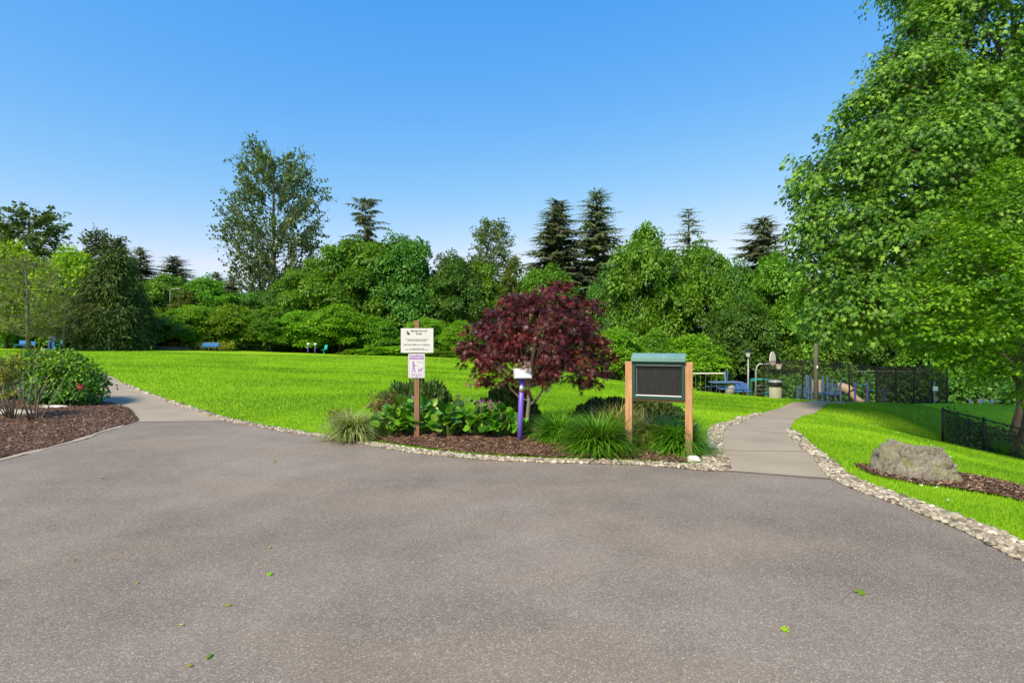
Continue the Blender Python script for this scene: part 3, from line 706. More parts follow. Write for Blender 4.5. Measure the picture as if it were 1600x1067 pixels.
for i in range(3): unit_broad('maple%d' % i, 'maple_leaf', 40+i*7, nb=22, low=.13, per=26, k=42, leaf=.0215, spread=.058, rough=.15, shell=.45, flat=.2, up=.9, droop=.3, jit=.4, sat=1.7)
for i in range(2): unit_broad('darkmaple%d' % i, 'maple_leaf_dark', 80+i*7, nb=22, low=.15, per=24, k=42, leaf=.022, spread=.06, rough=.15, shell=.45, flat=.2, up=.9, droop=.3, jit=.4, sat=1.7)
for i in range(3): unit_broad('vine%d' % i, ('bright_leaf', 'maple_leaf', 'bright_leaf')[i], 120+i*7, nb=20, low=.24, per=22, k=36, leaf=.03, spread=.085, rough=.13, shell=.5, sat=1.4, flat=.18, up=1.0, out=.3, wide=.36, top_r=.22)
for i in range(2): unit_broad('yellow%d' % i, 'yellow_leaf', 150+i*7, nb=18, low=.3, per=22, k=20, rough=.14, leaf=.036, spread=.085)
for i in range(2): unit_broad('low%d' % i, 'cover_leaf' if i else 'bright_leaf', 170+i*7, nb=11, low=.2, per=36, k=18, leaf=.075, spread=.13, wide=.34, top_r=.25)
unit_fir('fir0', 'needle', 200, R0=.2, levels=54, per=9, leaf=.04, droop=.4); unit_fir('fir1', 'needle', 210, R0=.2, levels=52, per=8, leaf=.038, sparse=.1, irregular=.4, droop=.35); unit_fir('fir2', 'needle', 220, R0=.16, levels=50, sparse=.4, per=7, irregular=.5, leaf=.028, droop=.4)
unit_fir('fir3', 'needle', 230, R0=.15, sparse=.3, levels=46, per=5, droop=.5, irregular=.7, start=.2, leaf=.044, power=.28)
unit_fir('fir4', 'needle', 236, R0=.22, levels=54, per=8, leaf=.042, sparse=.08, irregular=.45, droop=.4)
unit_airy('pine0', 'pine_needle', 240, lambda h: .27*(1-.75*h**2), nl=52, leaf=.02, ang=(10, 55), twigs=11, twig_len=.085, per_twig=20)
unit_airy('pine1', 'pine_needle', 246, lambda h: .25*(1-.7*h**2), nl=48, leaf=.02, ang=(15, 60), twigs=11, twig_len=.085, per_twig=20)
unit_airy('cottonwood0', 'cottonwood_leaf', 250, lambda h: .045+.25*(math.sin(math.pi*min(1, (h-.1)/.95))**.75) if h > .12 else .1, nl=96, leaf=.0155, start=.2, ang=(18, 50), per_twig=15, twigs=15, twig_len=.075, trunk_r=.013)
unit_airy('cottonwood1', 'cottonwood_leaf', 262, lambda h: .03+.19*(1-h**1.8), nl=70, leaf=.014, start=.25, ang=(15, 50), per_twig=14, twigs=10, twig_len=.06, trunk_r=.01, lean=.04, bark='pale_bark')
unit_airy('sparse0', 'olive_leaf', 274, lambda h: .42*math.sin(math.pi*min(1, h*.9+.12))**.8, nl=80, leaf=.02, start=.22, ang=(5, 55), per_twig=5, twigs=12, twig_len=.12, trunk_r=.013, lean=.05, bark='grey_twig')
unit_airy('birch0', 'olive_leaf', 281, lambda h: .3*(1-h**2), nl=60, leaf=.024, start=.2, ang=(15, 50), per_twig=12, twigs=9, trunk_r=.01, bark='pale_bark')
def unit_cypress(key, mat, seed):
    r = rngf(seed); blobs = []
    for i in range(34):
        z = r.uniform(.08, .93); rad = .33*(1-z)**.7*r.uniform(.45, 1.0); a = r.uniform(0, 6.28); b = .15*(1-.6*z)
        blobs.append((math.cos(a)*rad, math.sin(a)*rad, z, b, b, b*1.5))
    arr, _ = leaves_on_blobs(blobs, 620, 16, .042, NEEDLE, seed, spread=.05, flat=.8, up=.2, out=1, droop=.9, jit=.5, bottom=-.9, cull=.5)
    v, c, i, rn = arr; UNIT[key] = (np_mesh(key+'_crown', v, c, i, M[mat], rn), MB().tube([(0, 0, -.03), (0, 0, .4), (0, 0, .96)], [.03, .02, .004], 8).mesh(key+'_trunk', M['bark'], True))
unit_cypress('cypress0', 'cypress_needle', 290); unit_cypress('cypress1', 'cypress_needle', 297)

rz_ = random.Random(5); SIZE = {}
def tree(name, label, key, px, top, wpx, d, group, dz=0, cat='tree', crown='crown'):
    """a tree standing at photo column px, d metres away: its top at photo row top, its crown wpx photo pixels wide"""
    x = (px-800)/F*d; zb = h1(x, d)+dz; ht = CH-(top-533.5)/F*d-zb; wd = wpx/F*d/.98
    if key not in SIZE:
        me = UNIT[key][0]; co = np.empty(len(me.vertices)*3, np.float32); me.vertices.foreach_get('co', co); co = co.reshape(-1, 3)
        SIZE[key] = (2*np.percentile(np.hypot(co[:, 0], co[:, 1]), 97), co[:, 2].max())
    if 'maple' in key: wd *= 1.14; ht *= 1.045
    t = thing(name, label, cat, (x, d, zb), rz_.uniform(0, 6.28), group); sw, sh = SIZE[key]; t.scale = (wd/sw, wd/sw, ht/sh)
    put(crown, UNIT[key][0], t); put('trunk' if crown == 'crown' else 'stems', UNIT[key][1], t)
    return t
GT, GC, GS, GX = 'broadleaf trees behind the lawn', 'tall conifers rising behind the woods', 'vine maple shrubs along the far lawn edge', 'conifers at the left end of the lawn'
# left end
tree('pine_tree', 'open dark pine topping the far left corner behind the yellow green trees', 'pine0', 45, 318, 150, 72, GX)
tree('pine_tree', 'loose topped pine just above the dark cypress on the left', 'pine1', 166, 352, 100, 72, GX)
tree('fir_tree', 'small dark fir spire in the gap right of the dark cypress', 'fir4', 219, 385, 100, 84, GC)
tree('fir_tree', 'small wide fir with ragged top over the left maples', 'fir4', 272, 399, 130, 86, GC)
tree('fir_tree', 'tiny fir tip peeping out left of the tall cottonwood', 'fir4', 338, 424, 90, 92, GC)
tree('fir_tree', 'dark fir filling the gap left of the cottonwood trunk', 'fir0', 362, 430, 70, 90, GC)
tree('broadleaf_tree', 'bright yellow green tree behind the bare grey tree', 'yellow0', 112, 380, 105, 54, GT)
tree('broadleaf_tree', 'yellow green tree at the left edge of the picture', 'yellow1', 12, 372, 110, 56, GT)
tree('broadleaf_tree', 'mid green tree under the far left pine', 'maple0', 70, 405, 120, 58, GT)
tree('broadleaf_tree', 'dark green tree between the yellow green tree and the cypress', 'darkmaple0', 140, 420, 90, 58, GT)
tree('cypress_tree', 'dense dark conical cypress with reddish trunk left of the lawn', 'cypress0', 178, 384, 110, 51, GX)
tree('cypress_tree', 'shorter dark cypress leaning against the taller one from behind', 'cypress1', 204, 425, 72, 55, GX)
tree('bare_tree', 'half bare grey twigged tree over the blue bench on the left', 'sparse0', 45, 392, 185, 46, GT)
tree('bare_tree', 'low olive tree with grey trunk right beside the half bare tree', 'sparse0', 100, 455, 110, 47, GT)
tree('broadleaf_tree', 'rounded green tree right of the small fir spire', 'maple1', 262, 432, 105, 74, GT)
tree('broadleaf_tree', 'green tree low on the left of the cottonwood', 'maple2', 322, 430, 110, 76, GT)
tree('birch_tree', 'thin olive birch in front of the green left trees', 'birch0', 292, 452, 60, 66, GT)
# the row along the lawn
for i, (px, top, wp, d, lb) in enumerate([
        (232, 478, 85, 60, 'vine maple shrub right of the dark cypress'), (268, 492, 80, 58, 'low vine maple shrub second from the cypress'), (310, 474, 100, 62, 'broad vine maple shrub behind the blue lawn bench'),
        (362, 472, 95, 63, 'vine maple shrub right of the blue lawn bench'), (418, 476, 100, 64, 'vine maple shrub under the tall cottonwood'), (472, 482, 90, 65, 'vine maple shrub behind the two far purple posts'),
        (530, 472, 115, 65, 'wide bright vine maple shrub with bare grey stems by the teal seat'), (590, 492, 80, 66, 'vine maple shrub left of the white sign'), (668, 494, 80, 64, 'vine maple shrub directly behind the white sign'),
        (720, 498, 70, 62, 'yellow green vine maple shrub at the left of the purple maple'), (905, 520, 75, 52, 'vine maple shrub half hidden by the right of the purple maple'), (958, 508, 95, 48, 'bright vine maple shrub between purple maple and notice board'),
        (1078, 518, 140, 53, 'wide bright vine maple shrub above the swing set'), (1020, 512, 95, 54, 'vine maple shrub directly behind the notice board')]):
    tree('vine_maple_shrub', lb, 'vine%d' % (i % 3), px, top, wp, d, GS, cat='shrub', crown='foliage')
for i, (px, top, wp, d, lb) in enumerate([(600, 541, 70, 61, 'low mounded shrub at the lawn edge left of the white sign'), (640, 538, 80, 60, 'low mounded shrub at the lawn edge behind the white sign'),
        (690, 548, 60, 59, 'low mounded shrub at the lawn edge right of the white sign'), (560, 545, 60, 62, 'low mounded shrub right of the teal seat'), (735, 552, 60, 58, 'low mounded shrub half behind the purple maple')]):
    tree('low_shrub', lb, 'low0', px, top, wp, d, 'low shrubs along the far lawn edge', cat='shrub', crown='foliage')
# middle
tree('cottonwood_tree', 'towering open grey green cottonwood on the left of the woods', 'cottonwood0', 428, 213, 140, 86, 'cottonwoods over the woods')
tree('fir_tree', 'broken topped spruce with lopsided boughs right of the cottonwood', 'fir3', 571, 306, 84, 92, GC)
tree('fir_tree', 'short fir tip left of the broken topped spruce', 'fir4', 541, 374, 80, 90, GC)
tree('broadleaf_tree', 'light green maple under the broken topped spruce', 'maple0', 560, 374, 135, 73, GT)
tree('broadleaf_tree', 'darker green maple right of the broken topped spruce', 'darkmaple0', 626, 369, 125, 74, GT)
tree('broadleaf_tree', 'green maple between the cottonwood and the light green maple', 'maple1', 498, 408, 115, 75, GT)
tree('broadleaf_tree', 'dark maple at the foot of the cottonwood', 'darkmaple1', 452, 440, 90, 78, GT)
tree('broadleaf_tree', 'green maple left of the slender birch top', 'darkmaple1', 708, 394, 115, 74, GT)
tree('broadleaf_tree', 'green maple behind the top left of the purple maple', 'maple2', 745, 402, 90, 76, GT)
tree('cottonwood_tree', 'slender pale green cottonwood above the purple maple', 'cottonwood1', 762, 336, 105, 78, 'cottonwoods over the woods')
tree('birch_tree', 'olive birch right of the slender cottonwood', 'birch0', 802, 398, 70, 74, GT)
tree('broadleaf_tree', 'bright rounded tree behind the top of the purple maple', 'maple0', 858, 415, 105, 64, GT)
tree('fir_tree', 'tall dark fir with bent tip, left of the tallest pair', 'fir0', 872, 311, 150, 88, GC)
tree('fir_tree', 'tallest fir with layered boughs right of the purple maple', 'fir1', 932, 296, 165, 90, GC)
tree('fir_tree', 'thin half dead fir spire above the right maples', 'fir2', 1076, 324, 140, 88, GC)
tree('fir_tree', 'dark ragged fir just left of the huge maple', 'fir4', 1192, 337, 190, 82, GC)
tree('broadleaf_tree', 'dark maple below the tallest fir', 'darkmaple0', 952, 418, 80, 64, GT)
tree('broadleaf_tree', 'tall maple with loose top above the notice board', 'maple1', 1008, 357, 125, 62, GT)
tree('broadleaf_tree', 'green maple below the thin half dead fir', 'maple2', 1093, 374, 120, 62, GT)
tree('broadleaf_tree', 'green maple left below the dark ragged fir', 'darkmaple1', 1150, 408, 95, 61, GT)
tree('broadleaf_tree', 'green maple right below the dark ragged fir', 'maple0', 1212, 396, 125, 58, GT)
tree('broadleaf_tree', 'dark maple behind the lamp post', 'darkmaple0', 1160, 470, 120, 56, GT)
tree('broadleaf_tree', 'dark maple behind the basketball hoop', 'maple1', 1245, 452, 115, 57, GT)
tree('broadleaf_tree', 'shaded maple behind the blue play structure', 'darkmaple1', 1310, 430, 130, 64, GT)
tree('broadleaf_tree', 'shaded maple behind the dark court fence', 'darkmaple0', 1400, 420, 140, 66, GT)
tree('broadleaf_tree', 'shaded tree behind the right end of the court fence', 'maple2', 1490, 430, 140, 60, GT)
tree('broadleaf_tree', 'shaded tree behind the small vine maple at the right edge', 'darkmaple1', 1585, 420, 150, 56, GT)
tree('broadleaf_tree', 'dark tree in the gap behind the purple maple', 'darkmaple1', 800, 440, 110, 80, GT)
tree('broadleaf_tree', 'dark tree low behind the two far purple posts', 'darkmaple0', 400, 455, 100, 80, GT)
# the dark wood beyond, one mass
def far_wood():
    r = rngf(310); bl = []
    for x in np.arange(-125, 100, 4.2):
        y = 98+r.uniform(-6, 6)+(-.12*x if x < 0 else -.25*x); zt = (6.5 if x < 40 else 5)+r.uniform(-1.5, 1.5); zb = h1(x, y); bl.append((x, y, zb+zt*.5, 4+r.random(), 3, zt*.55))
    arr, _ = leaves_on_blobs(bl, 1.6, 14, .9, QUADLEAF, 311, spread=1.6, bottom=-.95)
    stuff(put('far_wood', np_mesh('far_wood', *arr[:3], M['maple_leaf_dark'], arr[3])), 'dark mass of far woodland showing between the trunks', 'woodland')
far_wood()
def undergrowth():
    r = rngf(330); bl = []
    for px in np.arange(1170, 1700, 16):
        d = 53+r.uniform(-2.5, 2.5); x = (px-800)/F*d; zt = r.uniform(2.2, 3.6); bl.append((x, d, h1(x, d)+zt*.4, 1.3, 1.2, zt*.6))
    for px in np.arange(1600, 2100, 30):
        d = 42+r.uniform(-2.5, 2.5); x = (px-800)/F*d; zt = r.uniform(2.2, 3.2); bl.append((x, d, h1(x, d)+zt*.4, 1.5, 1.4, zt*.6))
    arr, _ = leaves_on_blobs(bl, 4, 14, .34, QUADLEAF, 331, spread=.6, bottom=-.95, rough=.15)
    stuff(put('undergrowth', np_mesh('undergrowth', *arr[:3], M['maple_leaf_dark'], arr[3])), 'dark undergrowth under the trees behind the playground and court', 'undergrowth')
    bl = []
    for px in np.arange(-60, 860, 12):
        d = 70+r.uniform(-1.5, 1.5) if px > 215 else 60+r.uniform(-1.5, 1.5); x = (px-800)/F*d; zt = r.uniform(1.6, 3.4); bl.append((x, d, h1(x, d)+zt*.4, 1.3, 1.2, zt*.6))
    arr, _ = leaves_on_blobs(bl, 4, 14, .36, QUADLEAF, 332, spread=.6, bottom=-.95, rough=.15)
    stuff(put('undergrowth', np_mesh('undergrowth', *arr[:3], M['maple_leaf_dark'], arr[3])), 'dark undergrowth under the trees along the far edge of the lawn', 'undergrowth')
undergrowth()

# ------------------------------------------------------------------ the two near trees on the right
def near_tree(name, label, blobs_px, base, top, r0, mat, T, leaf, per_m2, k, spread, seed, extra=(), bark='bark', **kw):
    bl = []
    for px, py, d, rp in blobs_px:
        x, y, z = ray(px, py, d); r_ = rp/F*d; bl.append((x-base[0], y-base[1], z-base[2], r_, r_, r_*.85))
    t = thing(name, label, 'tree', base)
    arr, cl = leaves_on_blobs(bl, per_m2, k, leaf, T, seed, spread=spread, **kw)
    put('crown', np_mesh('crown', *arr[:3], M[mat], arr[3]), t)
    mb = limbs(MB(), (0, 0, -.1), top, [b[:3] for b in bl], r0, seed)
    r = rngf(seed+5)
    for b in bl:                                         # finer boughs inside each lobe
        for q in range(7):
            d = Vector(r.normal(0, 1, 3)).normalized(); e = Vector(b[:3])+Vector((d.x*b[3], d.y*b[4], d.z*b[5]))*.92; p = Vector(b[:3])
            mb.tube([p, p.lerp(e, .5)+Vector((0, 0, b[3]*.1)), e], [r0*.08, r0*.05, r0*.015], 5, cap=False)
    put('trunk', mb.mesh('trunk', M[bark], True), t); return t
bx, by = (1592-800)/F*20, 20.0
near_tree('bigleaf_maple', 'huge bigleaf maple filling the upper right corner', [
    (1510, 70, 20, 105), (1425, 135, 19.5, 72), (1570, -50, 20, 130), (1372, 195, 19.5, 62), (1312, 272, 19.5, 66), (1450, 245, 17.5, 90), (1550, 190, 18, 105), (1338, 345, 18.5, 78),
    (1425, 370, 17.3, 85), (1300, 425, 18.8, 48), (1350, 470, 17.6, 66), (1293, 495, 18, 38), (1435, 480, 18, 75), (1545, 340, 19, 105), (1660, 150, 20, 140), (1660, 390, 20, 120),
    (1480, 520, 19, 42), (1385, 508, 17.8, 32), (1330, 515, 18, 24), (1280, 340, 19, 42), (1345, 260, 19, 52), (1460, 205, 24, 120), (1400, 390, 23, 100), (1600, 300, 24, 150), (1500, -60, 22, 100), (1660, -160, 20, 150),
    (1408, 92, 19.5, 34), (1345, 165, 19.5, 30), (1265, 300, 19.5, 28), (1450, 50, 20, 50), (1282, 385, 19, 30), (1270, 460, 18.5, 26), (1560, 480, 20, 80)],
    (bx, by, h1(bx, by)), (.5, 0, 17), .42, 'near_maple_leaf', MAPLE_S, .14, 2.6, 52, .56, 320, extra=(), flat=.2, up=.75, out=.5, droop=.7, jit=.42, shell=.5, rough=.12)
bx, by = (1580-800)/F*17.6, 17.6
near_tree('vine_maple', 'small bright vine maple leaning over the low black fence at the right edge', [
    (1575, 335, 14.5, 66), (1500, 395, 14, 52), (1447, 470, 13.8, 40), (1540, 430, 13.2, 70), (1610, 490, 13, 80), (1475, 515, 13.6, 42), (1530, 545, 13.8, 46), (1600, 560, 13.4, 50), (1425, 492, 14, 24),
    (1452, 540, 14, 20), (1492, 570, 14.4, 20), (1630, 400, 14, 80), (1545, 585, 14.6, 20), (1650, 610, 14, 45), (1580, 280, 15, 40), (1420, 445, 14.5, 24), (1560, 480, 15.5, 80), (1475, 350, 14.6, 28)],
    (bx, by, h1(bx, by)), (.2, -1.6, 5.2), .12, 'vine_maple_leaf', MAPLE_S, .095, 6.8, 28, .38, 340, rough=.11, flat=.14, up=1.0, out=.35, droop=.3, jit=.32, shell=.4)

# ------------------------------------------------------------------ the purple Japanese maple in the bed
bx, by = (820-800)/F*9.1, 9.1; bz = h1(bx, by)+.06
t = thing('japanese_maple', 'purple leaved Japanese maple in the planted bed behind the purple post', 'tree', (bx, by, bz))
JB = [(838, 500, 9.0, 52), (862, 480, 9.1, 40), (800, 505, 8.8, 42), (765, 535, 8.9, 32), (790, 560, 8.6, 36), (750, 555, 9.1, 26), (838, 545, 8.5, 50), (885, 520, 8.9, 40), (912, 545, 9.0, 32), (890, 570, 8.7, 34), (925, 520, 9.3, 22), (845, 585, 8.9, 32),
      (780, 590, 8.9, 22), (905, 590, 9.1, 24), (760, 580, 9.2, 18), (868, 460, 9.1, 22), (815, 475, 9.2, 26), (900, 490, 9.3, 28), (940, 545, 9.1, 16), (735, 545, 9.0, 14), (850, 520, 9.9, 62), (800, 550, 9.9, 46), (900, 550, 9.9, 44), (926, 480, 9.2, 13), (775, 500, 9.0, 18), (748, 525, 9.1, 14), (745, 590, 9.1, 12), (930, 575, 9.0, 16), (735, 568, 9, 13), (728, 546, 9, 11), (948, 562, 9.1, 12), (940, 585, 9.1, 12), (762, 602, 9, 12), (920, 602, 9.1, 12), (738, 515, 9.1, 13), (882, 448, 9.1, 12), (850, 452, 9.1, 11), (812, 545, 8.35, 22), (865, 575, 8.35, 26), (770, 565, 8.4, 22), (840, 530, 8.3, 30), (810, 605, 8.8, 14)]
bl = []
for px, py, d, rp in JB:
    x, y, z = ray(px, py-4, d+.42); r_ = rp/F*d; bl.append((x-bx, y-by, z-bz, r_, r_, r_*.72))
arr, _ = leaves_on_blobs(bl, 46, 14, .078, ACER, 350, spread=.135, flat=.16, up=1.0, out=.4, droop=.5, jit=.38, shell=.5, cull=.8, rough=.16)
put('crown', np_mesh('crown', *arr[:3], M['red_leaf'], arr[3]), t)
mb = MB(); mb.tube([(.0, 0, -.05), (.01, 0, .1), (.05, 0, .32), (.075, 0, .58), (.06, 0, .85), (.1, .02, 1.2), (.16, .02, 1.6)], [.058, .042, .036, .036, .03, .022, .008], 10)
mb.tube([(.075, 0, .52), (.2, -.02, .62), (.31, -.02, .78), (.34, 0, 1.0), (.5, .05, 1.3)], [.026, .024, .02, .016, .006], 8)
mb.tube([(.07, 0, .6), (-.1, 0, .66), (-.25, .02, .82), (-.35, 0, 1.0), (-.55, 0, 1.25)], [.018, .017, .015, .012, .005], 8)
for b in bl: mb.tube([(.08, 0, .85), Vector((.08, 0, .85)).lerp(Vector(b[:3]), .5)+Vector((0, 0, .06)), b[:3]], [.013, .009, .003], 5, cap=False)
put('trunk', mb.mesh('trunk', M['pale_bark'], True), t)

# ------------------------------------------------------------------ plants of the bed
def plant(name, label, px, d, me, part='foliage', cat='plant', group=None, mound=.05, rz=0, sc=1):
    x = (px-800)/F*d; t = thing(name, label, cat, (x, d, h1(x, d)+mound), rz, group); put(part, me, t); t.scale = (sc, sc, sc); return t
GG = 'arching grass clumps in the planted bed'
plant('grass_clump', 'pale striped sedge clump at the left end of the bed', 553, 9.15, blades(1000, .14, .66, (22, 80), 2.1, .018, M['sedge_blade'], 400), group=GG)
plant('grass_clump', 'green arching grass clump just right of the purple post', 874, 8.75, blades(1300, .15, .60, (18, 78), 1.7, .018, M['green_blade'], 401), group=GG)
plant('grass_clump', 'largest green arching grass clump, left of the notice board', 936, 8.05, blades(1800, .18, .72, (18, 78), 1.7, .019, M['green_blade'], 402), group=GG)
plant('grass_clump', 'green arching grass clump spilling round the right post of the notice board', 1058, 8.08, blades(1600, .17, .64, (18, 78), 1.7, .019, M['green_blade'], 403), group=GG)
plant('grass_clump', 'golden grass clump under the notice board between its posts', 1014, 8.45, blades(900, .14, .66, (28, 78), 1.85, .016, M['gold_blade'], 404), group=GG)
plant('grass_clump', 'golden grass clump behind the largest green clump', 960, 9.3, blades(800, .15, .74, (34, 80), 1.7, .016, M['gold_blade'], 405), group=GG)
plant('grass_clump', 'yellow green grass tuft behind the round leaved plants by the signpost', 632, 10.0, blades(420, .14, .7, (45, 86), 1.4, .008, M['gold_blade'], 406), group=GG)
def sprigs(n, rx, ry, rz, size, mat, seed, up=.8, wd=1.5, T=NEEDLE, low=0.):
    r = rngf(seed); d = nrm(r.normal(0, 1, (n*2, 3))); d = d[d[:, 2] > -.15][:n]; rad = 1-.4*r.random(len(d))**1.5
    wob = 1+.13*np.sin(d[:, 0]*5+seed)*np.cos(d[:, 1]*4+seed*.7)+.06*np.sin(d[:, 0]*13+d[:, 2]*9)
    pos = d*np.array([rx, ry, rz])*(rad*wob)[:, None]; pos[:, 2] = np.maximum(pos[:, 2], .02)
    tip = d*.7+np.array([0, 0, up])+r.normal(0, .35, d.shape); S = size*r.uniform(.6, 1.3, len(d))
    arr = scatter(T[0], T[1], pos, frames(tip, r.normal(0, 1, d.shape)), np.column_stack([S*wd, S, S]), r.random(len(d)))
    return np_mesh('foliage', *arr[:3], mat, arr[3])
plant('heather_shrub', 'large dark heather like shrub behind the signpost', 652, 10.6, sprigs(7000, .78, .6, .78, .12, M['heather_leaf'], 410, up=1.1), cat='shrub')
plant('heather_shrub', 'dark heather like shrub behind the purple post and maple trunk', 793, 9.9, sprigs(5200, .6, .45, .72, .11, M['heather_leaf'], 411, up=1.1), cat='shrub')
tt = plant('clipped_hedge', 'low dark clipped hedge with bronze tips behind the notice board', 974, 10.9, sprigs(8000, 1.2, .42, .42, .085, M['hedge_leaf'], 412, up=.9, wd=2.6), cat='hedge')
def bergenia(seed, n=34, rad=.34, hh=.42, flowers=0):
    r = rngf(seed); a = r.uniform(0, 6.283, n); q = np.sqrt(r.random(n)); x = rad*q*np.cos(a); y = rad*q*np.sin(a)*.8; z = hh*(1-.75*q**2)*r.uniform(.6, 1.1, n)+.06
    pos = np.column_stack([x, y, z]); o = np.column_stack([np.cos(a), np.sin(a), np.zeros(n)])
    tip = o*(.5+q[:, None])+np.array([0, 0, .35])+r.normal(0, .25, (n, 3)); nor = o*.45*q[:, None]+np.array([0, -.35, .8])+r.normal(0, .38, (n, 3))
    arr = scatter(ROUND[0], ROUND[1], pos, frames(tip, nor), r.uniform(.13, .25, n), r.random(n))
    lf = np_mesh('leaves', *arr[:3], M['bergenia_leaf'], arr[3], smooth=True)
    mb = MB()
    for p in pos: mb.tube([(p[0]*.3, p[1]*.3, 0), (p[0]*.7, p[1]*.7, p[2]*.6), p], .006, 5)
    fl, st = [], MB()
    if flowers:
        for i in range(flowers):
            fx, fy = r.uniform(-.25, .25), r.uniform(-.15, .15); hz = hh+r.uniform(.08, .22); st.tube([(fx*.5, fy*.5, 0), (fx*.8, fy*.8, hz*.6), (fx, fy, hz)], .007, 5)
            P = []
            for j in range(26): P.append((fx+r.normal(0, .013), fy+r.normal(0, .013), hz+r.normal(0, .014)))
            P = np.array(P); m = len(P); arr = scatter(OVAL[0], OVAL[1], P, frames(r.normal(0, 1, (m, 3)), r.normal(0, 1, (m, 3))), r.uniform(.03, .045, m), r.random(m))
            fl.append(np_mesh('flower_head', *arr[:3], M['pink_petal'], arr[3]))
    return lf, mb.mesh('stalks', M['stalk_green']), fl, (st.mesh('flower_stems', M['bark_surface']) if flowers else None)
for i, (px, d, n, rad, hh, fl, lb) in enumerate([(612, 9.25, 44, .34, .36, 0, 'round leaved plant beside the striped sedge'), (655, 9.3, 54, .38, .5, 1, 'round leaved plant at the foot of the signpost'), (702, 9.15, 54, .38, .44, 0, 'round leaved plant right of the signpost'),
        (745, 9.1, 54, .36, .42, 3, 'round leaved plant with three pink flower heads'), (784, 9.0, 50, .33, .36, 5, 'round leaved plant with most pink flowers, left of the purple post'), (632, 9.8, 34, .28, .5, 0, 'round leaved plant standing tallest, left behind the signpost'), (725, 9.7, 40, .32, .42, 1, 'round leaved plant in the back row')]):
    lf, sk, flm, stm = bergenia(420+i*3, int(n*1.5), rad, hh, fl); x = (px-800)/F*d
    t = thing('bergenia', lb, 'plant', (x, d, h1(x, d)+.05), 0, 'round leaved plants in the bed'); put('leaves', lf, t); put('stalks', sk, t)
    if fl:
        put('flower_stems', stm, t)
        for q in flm: put('flower_head', q, t)
def twiggy(n, h, spread, seed, leafn, mat, leaf, stem='bark', rad=.008, T=OVAL):
    r = rngf(seed); mb = MB(); P, Tp = [], []
    for i in range(n):
        a = r.uniform(0, 6.283); e = spread*r.uniform(.3, 1); L = h*r.uniform(.6, 1); tip = Vector((math.cos(a)*e, math.sin(a)*e, L)); b = Vector((math.cos(a)*e*.2, math.sin(a)*e*.2, 0))
        m = b.lerp(tip, .5)+Vector(r.normal(0, .05, 3))*h; mb.tube([b, m, tip], [rad, rad*.75, rad*.35], 6)
        for q in range(2):
            s = m.lerp(tip, r.random()); e2 = s+Vector((r.normal(0, .14), r.normal(0, .14), r.uniform(.05, .25)))*h; mb.tube([s, e2], [rad*.5, rad*.2], 5)
            for _ in range(leafn): P.append(s.lerp(e2, r.random())+Vector(r.normal(0, .03, 3))); Tp.append(r.normal(0, 1, 3)+np.array([0, 0, .3]))
        for _ in range(leafn): P.append(tip+Vector(r.normal(0, .05, 3))); Tp.append(r.normal(0, 1, 3)+np.array([0, 0, .4]))
    P = np.array(P); m = len(P); arr = scatter(T[0], T[1], P, frames(np.array(Tp), r.normal(0, .5, (m, 3))+np.array([0, 0, 1])), leaf*r.uniform(.6, 1.2, m), r.random(m))
    return np_mesh('leaves', *arr[:3], M[mat], arr[3]), mb.mesh('stems', M[stem], True)
def twig_plant(name, label, px, d, args, cat='shrub'):
    lf, st = twiggy(*args); x = (px-800)/F*d; t = thing(name, label, cat, (x, d, h1(x, d)+.03)); put('stems', st, t); put('leaves', lf, t); return t
twig_plant('red_stem_shrub', 'reddish brown leaved sprig shrub behind the striped sedge', 592, 9.9, (16, .62, .35, 450, 7, 'bronze_leaf', .06))
twig_plant('withered_shrub', 'small withered brown plant at the left end of the bed behind the sedge', 527, 9.75, (14, .36, .25, 451, 7, 'bronze_leaf', .06))

# left bed
r = rngf(460); bl = []
for px, py, d, rp in [(105, 592, 12.3, 42), (65, 590, 12.4, 40), (135, 600, 12.3, 32), (85, 612, 12.0, 34), (120, 618, 11.9, 24), (40, 600, 12.6, 34), (100, 572, 12.7, 30), (60, 570, 12.8, 26), (150, 615, 12.2, 17), (20, 585, 12.9, 28), (140, 582, 12.7, 18)]:
    x, y, z = ray(px, py, d); d += 1.35; x, y, z = ray(px-4, py, d); r_ = rp/F*d*.84; bl.append((x, y, z, r_, r_, r_*.86))
cx, cy_ = ray(88, 600, 13.65)[:2]; cz = h1(cx, cy_); bl = [(b[0]-cx, b[1]-cy_, b[2]-cz)+b[3:] for b in bl]
t = thing('flowering_bush', 'glossy dark green bush with one red flower beside the left path', 'bush', (cx, cy_, cz))
arr, _ = leaves_on_blobs(bl, 60, 12, .1, OVAL, 461, spread=.14, flat=.4, up=.5, out=.7, droop=.25, jit=.5, shell=.4, bottom=-.9)
put('foliage', np_mesh('foliage', *arr[:3], M['camellia_leaf'], arr[3]), t)
arr, _ = leaves_on_blobs([(b[0], b[1], b[2]+b[5]*.2, b[3]*.95, b[4]*.95, b[5]*.95) for b in bl], 26, 9, .085, OVAL, 462, spread=.12, up=.8, bottom=.42)
put('foliage', np_mesh('foliage', *arr[:3], M['yellow_leaf'], arr[3]), t)['label'] = 'yellow green young leaves along the top of the bush'
mb = MB()
for i in range(12): a = i*.52; mb.tube([(math.cos(a)*.1, math.sin(a)*.1, 0), (math.cos(a)*.4, math.sin(a)*.3, .35), (math.cos(a)*.8, math.sin(a)*.55, .8)], [.02, .014, .005], 6)
put('stems', mb.mesh('stems', M['bark'], True), t)
x, y, z = ray(126, 605, 12.95); m = 24; arr = scatter(OVAL[0], OVAL[1], np.array([[x-cx, y-cy_, z-cz]])+r.normal(0, .02, (m, 3)), frames(r.normal(0, 1, (m, 3)), r.normal(0, 1, (m, 3))), r.uniform(.06, .09, m), r.random(m))
